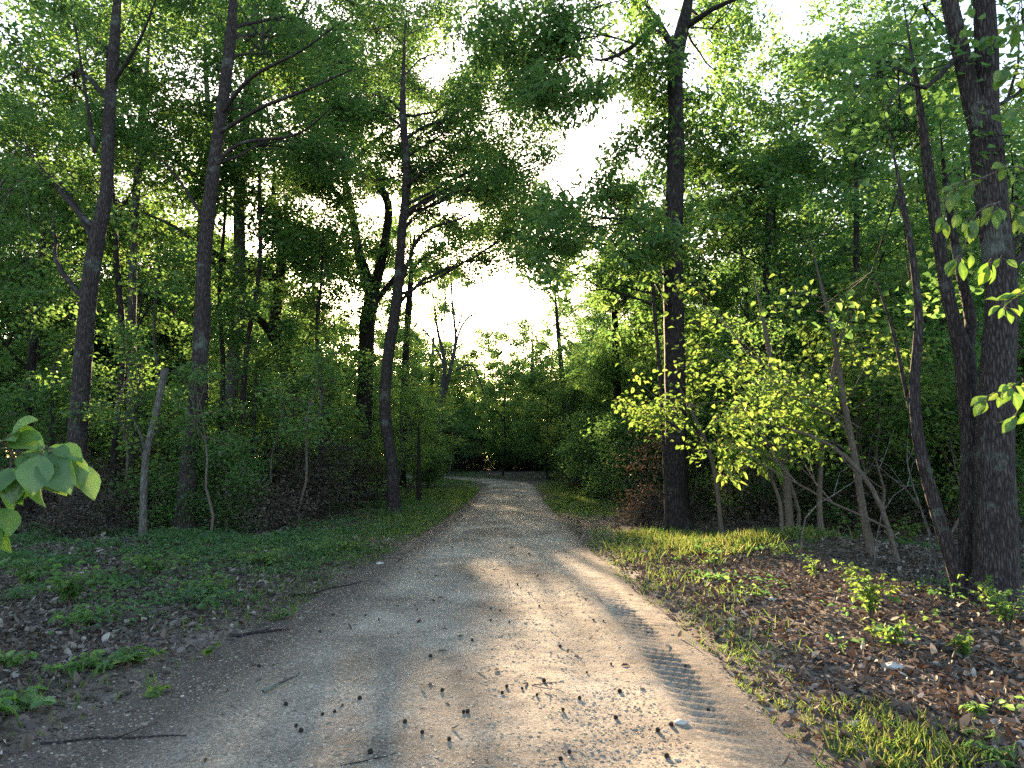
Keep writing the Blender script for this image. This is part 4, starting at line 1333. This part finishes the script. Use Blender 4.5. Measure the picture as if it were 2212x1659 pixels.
# ------------------------------------------------------------------ foreground boughs with large leaves
def big_leaf_arrays(acc, P, D, N, L, Wd, tint, r, curl=.25, cup=.18):
    """broad blade with seven cross sections, midrib crease, wavy edge"""
    t = np.array([0, .12, .3, .5, .68, .84, 1.0])
    wv = np.array([.04, .46, .86, 1.0, .86, .5, .02])
    D = norm(np.asarray(D, float)[None])[0]
    S = norm(np.cross(D, N)[None])[0]
    U = np.cross(S, D)
    V, q, tv = [], [], []
    bend = curl * (0.6 + 0.8 * r.random())
    ph = r.random() * 6
    for i, (a, b) in enumerate(zip(t, wv)):
        c = P + D * L * (a - 0.12 * a * a) - U * L * bend * a * a
        for sgn, ww in ((-1, 1.0), (-1, .5), (0, 0), (1, .5), (1, 1.0)):
            hgt = cup * Wd * b * ww * (1 if abs(sgn) else 0) + (0.02 * L * math.sin(a * 9 + ph + sgn) if ww == 1.0 else 0)
            V.append(c + S * sgn * ww * b * Wd * 0.5 + U * hgt)
            tv.append(min(1.0, tint + (0.5 if sgn == 0 else (0.12 if i % 2 else -0.12))))
    for i in range(6):
        for j in range(4):
            k = i * 5 + j
            q.append((k, k + 1, k + 6, k + 5))
    # petiole
    acc.add(np.array(V), np.array(q), np.array(tv))


def leafy_branch(name, root_pt, branches, fans, mat, bark, label, cat, seed, curl=.25):
    """branches: list of (points, radii); fans: list of (point, n leaves, direction, length, width, spread)"""
    r = R_(seed)
    root = empty(name, root_pt)
    tag(root, label, cat)
    loc = np.asarray(root_pt, float)
    tA, lA = Acc(), Acc()
    P, R = smooth_path(np.array(branches[0][0]), np.array(branches[0][1]), .08)
    tube(tA, P - loc, R, 8, .03, r=r)
    sA = Acc()
    for bp, br in branches[1:]:
        P, R = smooth_path(np.array(bp), np.array(br), .08)
        tube(sA, P - loc, R, 6, .03, r=r)
    for (p, n, d, L, Wd, sp) in fans:
        p = np.asarray(p, float)
        d = norm(np.asarray(d, float)[None])[0]
        for k in range(n):
            dd = norm((d + r.normal(size=3) * sp * np.array([1, .8, .6]))[None])[0]
            st = p + dd * .03 - d * .05 * k / max(1, n)
            thin_tubes(sA, (p - d * .05 * k / max(1, n) - loc)[None], (st - loc)[None], .0035, .0022, tint=.5)
            s_ = .7 + .5 * r.random()
            big_leaf_arrays(lA, st - loc, dd, norm((np.array([0, -.75, .75]) + r.normal(size=3) * .35)[None])[0], L * s_, Wd * s_, float(np.clip(.45 + .2 * r.normal(), 0, 1)), r, curl)
    V, Q, T = tA.data()
    link("stem", make_mesh("stem", V, Q, bark, T), root)
    if sA.n:
        V, Q, T = sA.data()
        link("twigs", make_mesh("twigs", V, Q, bark, T), root)
    V, Q, T = lA.data()
    link("leaves", make_mesh("leaves", V, Q, mat, T), root)
    return root


NEARL = leaf_mat("leaf_near_green", [(0.05, 0.10, 0.03), (0.07, 0.13, 0.035), (0.11, 0.16, 0.04)],
                 [(0.12, 0.27, 0.03), (0.20, 0.36, 0.04), (0.34, 0.45, 0.05)])
BIGL = leaf_mat("leaf_big_green", [(0.06, 0.13, 0.035), (0.08, 0.16, 0.04), (0.12, 0.20, 0.06)],
                [(0.13, 0.30, 0.03), (0.20, 0.39, 0.04), (0.34, 0.48, 0.06)], tw=.5, gloss=.05)
Yf = 2.25
base = np.array([-2.35, 2.3, zg(-2.35, 2.3) - .03])
fans = [(W(40, 985, Yf), 4, (.4, -.3, -.45), .15, .10, .5), (W(105, 970, Yf), 5, (.8, -.2, -.5), .16, .10, .45), (W(145, 985, Yf), 5, (.6, -.1, -.9), .14, .075, .35),
        (W(10, 950, Yf), 4, (.3, -.2, .1), .13, .09, .5), (W(60, 1020, Yf + .05), 4, (-.3, -.2, -.6), .13, .10, .4), (W(-5, 1100, Yf), 4, (.2, -.1, -.7), .14, .09, .3),
        (W(90, 990, Yf - .05), 4, (.2, -.3, -.9), .14, .10, .4), (W(20, 1010, Yf + .04), 3, (.1, -.3, -.8), .14, .10, .4)]
leafy_branch("broadleaf_sapling", base,
             [([base, base + np.array([.1, .02, .6]), np.array([-2.05, 2.27, 1.3]), W(-60, 935, Yf), W(-20, 945, Yf)], [.014, .012, .01, .007, .005]),
              ([W(-60, 935, Yf), W(40, 965, Yf), W(110, 970, Yf), W(158, 985, Yf)], [.006, .004, .003, .002]),
              ([W(10, 955, Yf), W(40, 1000, Yf), W(62, 1030, Yf + .05)], [.004, .003, .002]),
              ([W(-60, 935, Yf), W(-50, 1040, Yf), W(0, 1100, Yf)], [.005, .004, .002])],
             fans, BIGL, BARKS, "close sapling branch with big smooth green leaves hanging in at the left edge", "sapling", 501)
Yr = 4.3
base = np.array([3.62, 4.35, zg(3.62, 4.35) - .03])
fr = []
for (px, py, n, d, L, wd, sp) in [(2170, 360, 3, (-.5, -.2, -.5), .12, .06, .6), (2100, 400, 4, (-.8, 0, -.5), .14, .055, .4), (2060, 410, 4, (-.8, 0, -.4), .14, .055, .4),
                                   (2040, 470, 3, (-.6, 0, -.9), .13, .05, .4), (2090, 480, 4, (-.2, 0, -1), .14, .055, .4), (2150, 450, 4, (-.1, 0, -.9), .14, .055, .5),
                                   (2070, 560, 4, (-.4, 0, -.9), .13, .05, .5), (2140, 570, 3, (-.2, 0, -.9), .13, .055, .5), (2195, 470, 3, (.2, 0, -.8), .14, .055, .5),
                                   (2170, 662, 6, (-.1, -.2, -.5), .11, .045, .9), (2200, 640, 3, (-.3, 0, -.1), .11, .045, .7), (2130, 860, 4, (-.8, 0, -.4), .13, .06, .4),
                                   (2180, 835, 4, (-.5, -.2, -.6), .14, .07, .5), (2195, 900, 3, (-.3, 0, -.9), .12, .06, .5), (2190, 60, 4, (-.5, 0, -.4), .13, .07, .7),
                                   (2170, 150, 4, (-.6, 0, -.8), .13, .07, .6), (2200, 240, 3, (-.4, 0, -.8), .12, .06, .6)]:
    fr.append((W(px, py, Yr), n + 1, d, L * .9, wd * .95, sp))
    fr.append((W(px + 25, py - 12, Yr), 2, d, L * .7, wd * .8, sp * 1.3))
leafy_branch("hickory_sapling", base,
             [([base, base + np.array([.03, 0, 1.0]), np.array([3.55, 4.32, 2.2]), np.array([3.5, 4.3, 3.4]), W(2260, 100, Yr), W(2230, 0, Yr)], [.022, .02, .016, .012, .008, .004]),
              ([W(2290, 420, Yr), W(2200, 360, Yr), W(2120, 385, Yr), W(2050, 405, Yr), W(2030, 470, Yr)], [.009, .007, .005, .004, .002]),
              ([W(2290, 520, Yr), W(2190, 440, Yr), W(2110, 460, Yr), W(2075, 560, Yr)], [.008, .006, .004, .002]),
              ([W(2290, 620, Yr), W(2230, 620, Yr), W(2165, 655, Yr)], [.007, .005, .002]),
              ([W(2290, 880, Yr), W(2220, 830, Yr), W(2130, 855, Yr)], [.007, .005, .002]),
              ([W(2270, 160, Yr), W(2210, 60, Yr), W(2180, 50, Yr)], [.006, .004, .002]),
              ([W(2270, 240, Yr), W(2210, 150, Yr), W(2165, 145, Yr)], [.006, .004, .002])],
             fr, NEARL, BARKS, "near sapling with long glowing yellow green leaves in front of the double trunk", "sapling", 502)

# ------------------------------------------------------------------ small plants near the camera (each its own thing)
def low_plant(name, px, py, h, spread_, n, L, Wd, mat, label, cat, seed, arch=.5):
    r = R_(seed)
    p = G(px, py)
    for _ in range(3):
        p[2] = zg(p[0], p[1])
    loc = np.array([p[0], p[1], float(road_h(np.array([p[0]]), np.array([p[1]]))[0])])
    sA, lA = Acc(), Acc()
    for k in range(n):
        a = r.random() * 6.28
        q = spread_ * (.3 + .7 * r.random())
        hh = h * (.5 + .5 * r.random())
        P = np.array([[0, 0, -.01], [math.cos(a) * q * .3, math.sin(a) * q * .3, hh * .65], [math.cos(a) * q, math.sin(a) * q, hh * (1 - .15 * arch)]])
        Pp, Rr = smooth_path(P, np.array([.004, .003, .0015]), .06)
        tube(sA, Pp, Rr, 5, 0)
        m = 9
        i = r.integers(len(Pp) // 3, len(Pp), m)
        D = r.normal(size=(m, 3)) * np.array([1, 1, .3]) + np.array([math.cos(a) * .4, math.sin(a) * .4, -.1])
        Nn = r.normal(size=(m, 3)) * .45 + np.array([0, 0, 1])
        s_ = .6 + .7 * r.random(m)
        leaves(lA, Pp[i], D, Nn, L * s_, Wd * s_, np.clip(.5 + .18 * r.normal(size=m), 0, 1), fold=.15, droop=.2)
    root = empty(name, loc)
    tag(root, label, cat)
    V, Q, T = sA.data()
    link("stems", make_mesh("stems", V, Q, BARKS, T), root)
    V, Q, T = lA.data()
    link("leaves", make_mesh("leaves", V, Q, mat, T, smooth=False), root)


LP = [(1880, 1345, .55, .42, 34, .06, .035, YOUNG, "sunlit bushy plant on the leaf litter, left of the double trunk"),
      (1930, 1400, .28, .22, 12, .06, .04, YOUNG, "small bright plant just in front of the sunlit bushy plant"),
      (2180, 1370, .5, .45, 30, .055, .035, GREEN, "leafy bush at the right edge in front of the double trunk"),
      (2130, 1330, .45, .25, 10, .05, .03, YOUNG, "thin upright plant at the foot of the double trunk"),
      (2085, 1420, .25, .14, 5, .08, .06, YOUNG, "few broad pale green leaves on the litter near the right edge"),
      (1850, 1180, .5, .35, 9, .08, .05, YOUNG, "small sunlit maple seedling beside the thin grey stem"),
      (1960, 1185, .6, .45, 12, .08, .055, YOUNG, "bright leafy seedling between the bent stem and the slanting trunk"),
      (1760, 1260, .3, .2, 9, .06, .025, YOUNG, "narrow-leaved weed on the bank right of the sunny grass"),
      (1840, 1270, .25, .2, 9, .05, .02, YOUNG, "low weed on the bank behind the sunlit bushy plant"),
      (2140, 1640, .12, .16, 10, .06, .022, GREEN, "flat dark green rosette at the bottom right corner"),
      (2110, 1545, .10, .12, 6, .06, .02, GREEN, "tiny rosette on the litter above the bottom right corner"),
      (150, 1310, .5, .4, 26, .09, .05, GREEN, "leafy green bush on the left bank, largest of the near ones"),
      (60, 1270, .4, .35, 18, .09, .05, GREEN, "leafy bush at the left edge beside the largest near bush"),
      (180, 1350, .22, .3, 12, .08, .05, GREEN, "low plant in front of the largest bush on the left bank"),
      (200, 1440, .10, .3, 10, .10, .05, GREEN, "flat spreading seedling on the litter at lower left"),
      (290, 1430, .12, .28, 9, .08, .05, GREEN, "flat seedling right of the spreading one at lower left"),
      (25, 1535, .10, .25, 8, .09, .07, BIGL, "broad-leaved seedling at the bottom left edge"),
      (20, 1440, .14, .2, 7, .08, .05, BIGL, "pale seedling at the left edge on the litter"),
      (345, 1497, .06, .05, 2, .07, .06, YOUNG, "single bright green seedling leaf at the dirt edge, lower left"),
      (450, 1415, .12, .10, 3, .05, .04, YOUNG, "small yellow green sprig on the left litter"),
      (680, 1205, .25, .5, 26, .07, .04, GREEN, "clump of green weeds on the left verge where the dirt begins"),
      (760, 1195, .18, .35, 18, .06, .035, YOUNG, "bright weed clump on the left verge nearest the dirt"),
      (560, 1230, .3, .5, 24, .08, .045, GREEN, "broad weed clump on the left verge below the pale trunk"),
      (330, 1250, .35, .5, 24, .09, .05, GREEN, "spreading green plants below the broken sapling trunk"),
      (440, 1290, .22, .4, 16, .09, .05, GREEN, "low plants midway down the left bank"),
      (600, 1100, .9, .7, 40, .09, .05, GREEN, "rounded green bush behind the left verge"),
      (610, 1330, .10, .18, 8, .05, .03, GREEN, "small sprig on bare soil left of the road"),
      (1240, 1085, .3, .45, 18, .08, .03, YOUNG, "bright weed tuft at the right verge near the bend")]
for i, q in enumerate(LP):
    cat = "bush" if "bush" in q[8] else ("seedling" if "seedling" in q[8] else "plant")
    low_plant("leafy_" + cat if cat != "seedling" else "tree_seedling", *q[:7], q[7], q[8], cat, 600 + i)

# bare pale twigs of the tangle at right
r = R_(700)
for i, (pts, yy, rr_, lab) in enumerate([
        ([(1725, 1185), (1740, 1120), (1800, 1070), (1860, 1030), (1900, 1000)], 9.6, .012, "thin pale bare stem rising to the right in the dark gap"),
        ([(2000, 1290), (2010, 1150), (1960, 1060), (1900, 1010), (1850, 990)], 8.6, .012, "pale bare shoot bending left in front of the dark gap"),
        ([(1880, 1225), (1905, 1110), (1960, 1050), (2020, 1040)], 9.2, .010, "thin bare shoot arching right beside the thin grey stem"),
        ([(2030, 1300), (2020, 1200), (1990, 1100), (1960, 1000), (1965, 900)], 8.5, .016, "bare upright shoot left of the slanting trunk")]):
    s = [px_trunk([(p[0], p[1], rr_ * 2 * F / yy * (1 - .75 * k / len(pts))) for k, p in enumerate(pts)], yy)]
    t = build_tree("bare_sapling", base_of(s), s, [], GREEN, BARKP, label=lab, cat="sapling", seed=710 + i, sides=6,
                   bare=[([s[0][0][2], s[0][0][2] + np.array([.15 * (-1) ** i, .1, .3]), s[0][0][2] + np.array([.35 * (-1) ** i, .15, .42])], [.005, .004, .002]),
                         ([s[0][0][3], s[0][0][3] + np.array([-.15 * (-1) ** i, .1, .2]), s[0][0][3] + np.array([-.3 * (-1) ** i, .15, .5])], [.005, .004, .002])])

# ------------------------------------------------------------------ fallen sticks
STK = [(610, 1480, 1.0, .35, .012, "pale broken stick lying at the edge of the left litter"), (560, 1360, .3, .5, .018, "short thick stick on the left litter"),
       (250, 1590, .1, .8, .008, "long thin twig across the bottom left dirt"), (1990, 1400, -.5, .7, .014, "pale curved branch lying on the litter in front of the double trunk"),
       (2040, 1330, -.9, .6, .008, "thin fallen twig at the foot of the slanting trunk"), (400, 1215, .1, 1.4, .02, "dark fallen branch behind the left bank"),
       (700, 1280, .3, .9, .016, "dark weathered branch end on bare soil left of the road"), (560, 1265, .12, .7, .012, "thin pale stick on the left bank"),
       (800, 1640, .4, .3, .004, "small dark twig on the road at the bottom"), (1180, 1480, .2, .22, .004, "small twig on the road centre"),
       (1700, 1330, .6, .4, .009, "short stick on the right litter beside the grass"), (430, 1150, 2.3, 1.2, .03, "bare branch leaning at the foot of the slender grey trunk")]
for i, (px, py, a, ln, rr_, lab) in enumerate(STK):
    p = G(px, py)
    r = R_(800 + i)
    t = np.linspace(-.5, .5, 7)
    x = p[0] + math.cos(a) * t * ln + r.normal(size=7) * .02 * ln
    y = p[1] + math.sin(a) * t * ln + r.normal(size=7) * .02 * ln
    z = road_h(x, y) + rr_ * .8 + np.linspace(0, .12 * ln, 7) * (i % 3 == 0)
    A = Acc()
    loc = np.array([x[3], y[3], z[3]])
    P, R = smooth_path(np.stack([x, y, z], 1), np.linspace(rr_, rr_ * .45, 7), .05)
    tube(A, P - loc, R, 7, .1, r=r)
    k = len(P) // 2
    d = np.array([math.cos(a + .7), math.sin(a + .7), .12]) * ln * .3
    tube(A, np.array([P[k], P[k] + d * .5, P[k] + d]) - loc, np.array([rr_ * .5, rr_ * .35, rr_ * .15]), 5, .05, r=r)
    V, Q, T = A.data()
    o = link("fallen_branch", make_mesh("fallen_branch", V, Q, BARKP if "pale" in lab else BARK, T))
    o.location = tuple(loc)
    tag(o, lab, "branch")

# ------------------------------------------------------------------ seed balls on the road
r = R_(900)
nph, nth = 9, 16
A = Acc()
nb_ = 150
U = norm(r.normal(size=(nb_, 3)))
gi = np.arange(nb_) + .5
phi = np.arccos(1 - 2 * gi / nb_)
the = math.pi * (1 + 5 ** .5) * gi
U = np.stack([np.cos(the) * np.sin(phi), np.sin(the) * np.sin(phi), np.cos(phi)], 1)
tube(A, np.array([[0, 0, -1], [0, 0, -.8], [0, 0, -.4], [0, 0, 0], [0, 0, .4], [0, 0, .8], [0, 0, 1]]) * .012, np.array([.05, .6, .92, 1, .92, .6, .05]) * .012, 12)
thin_tubes(A, U * .010, U * .0165, .0016, .0004)
V, Q, T = A.data()
mball, nt, out = new_mat("seed_ball_brown")
b = nt.nodes.new("ShaderNodeBsdfPrincipled")
b.inputs["Base Color"].default_value = (0.022, 0.017, 0.013, 1)
b.inputs["Roughness"].default_value = 0.9
nt.links.new(b.outputs[0], out.inputs[0])
ball_me = make_mesh("seed_ball", V, Q, mball)
spots = [(697, 1530), (1128, 1490), (1252, 1500), (1216, 1532), (955, 1495), (912, 1585), (970, 1600), (1175, 1472), (1085, 1500), (1320, 1430), (1282, 1335), (1210, 1390),
         (1020, 1385), (1100, 1345), (1330, 1540), (1230, 1620), (800, 1625), (1440, 1625), (560, 1435), (1060, 1340), (1080, 1320), (1400, 1360), (1450, 1560), (1010, 1540),
         (875, 1560), (1160, 1505), (930, 1420), (640, 1560), (1530, 1520), (1480, 1430)]
for _ in range(30):
    py = 1080 + 560 * r.random() ** 1.3
    lo, hi = np.interp(py, [1080, 1200, 1300, 1400, 1659], [1030, 880, 760, 620, 450]), np.interp(py, [1080, 1200, 1300, 1400, 1659], [1190, 1270, 1400, 1500, 1600])
    spots.append((lo + (hi - lo) * r.random(), py))
for (px, py) in spots:
    p = G(px, py)
    o = link("seed_ball", ball_me)
    z = float(road_h(np.array([p[0]]), np.array([p[1]]))[0])
    o.location = (p[0], p[1], z + .010)
    sz = .6 + .5 * r.random()
    o.scale = (sz, sz, sz * .95)
    o.rotation_euler = tuple(r.random(3) * 6)
    tag(o, "small dark spiky seed ball lying on the gravel road", "seed ball", "seed balls scattered on the road")

# pale stone at right and a few bigger stones
mst, nt, out = new_mat("pale_stone")
n1 = nt.nodes.new("ShaderNodeTexNoise")
n1.inputs["Scale"].default_value = 25
n1.inputs["Detail"].default_value = 6
ra = ramp(nt, [(0.22, 0.2, 0.18), (0.55, 0.52, 0.48)], [.35, .65])
nt.links.new(n1.outputs["Fac"], ra.inputs[0])
b = nt.nodes.new("ShaderNodeBsdfPrincipled")
b.inputs["Roughness"].default_value = 0.85
nt.links.new(ra.outputs[0], b.inputs["Base Color"])
nt.links.new(b.outputs[0], out.inputs[0])
for i, (px, py, sz, lab) in enumerate([(1930, 1442, .055, "pale rough stone on the litter below the sunlit bushy plant"), (1670, 1300, .04, "small pale stone on the right litter beside the grass"),
                                       (820, 1215, .04, "grey stone where the left verge meets the dirt"), (1470, 1555, .03, "largest pale stone on the right side of the road")]):
    r = R_(950 + i)
    P = np.stack([np.zeros(7), np.zeros(7), np.linspace(-.7, .7, 7)], 1) * sz
    A = Acc()
    tube(A, P, np.array([.1, .75, 1.1, 1.2, 1.05, .7, .08]) * sz, 10, .25, r=r)
    V, Q, T = A.data()
    V = V * np.array([1.2, .9, .8]) + r.normal(size=V.shape) * sz * .05
    p = G(px, py)
    o = link("loose_stone", make_mesh("loose_stone", V, Q, mst, T))
    o.location = (p[0], p[1], float(road_h(np.array([p[0]]), np.array([p[1]]))[0]) + sz * .25)
    tag(o, lab, "stone")
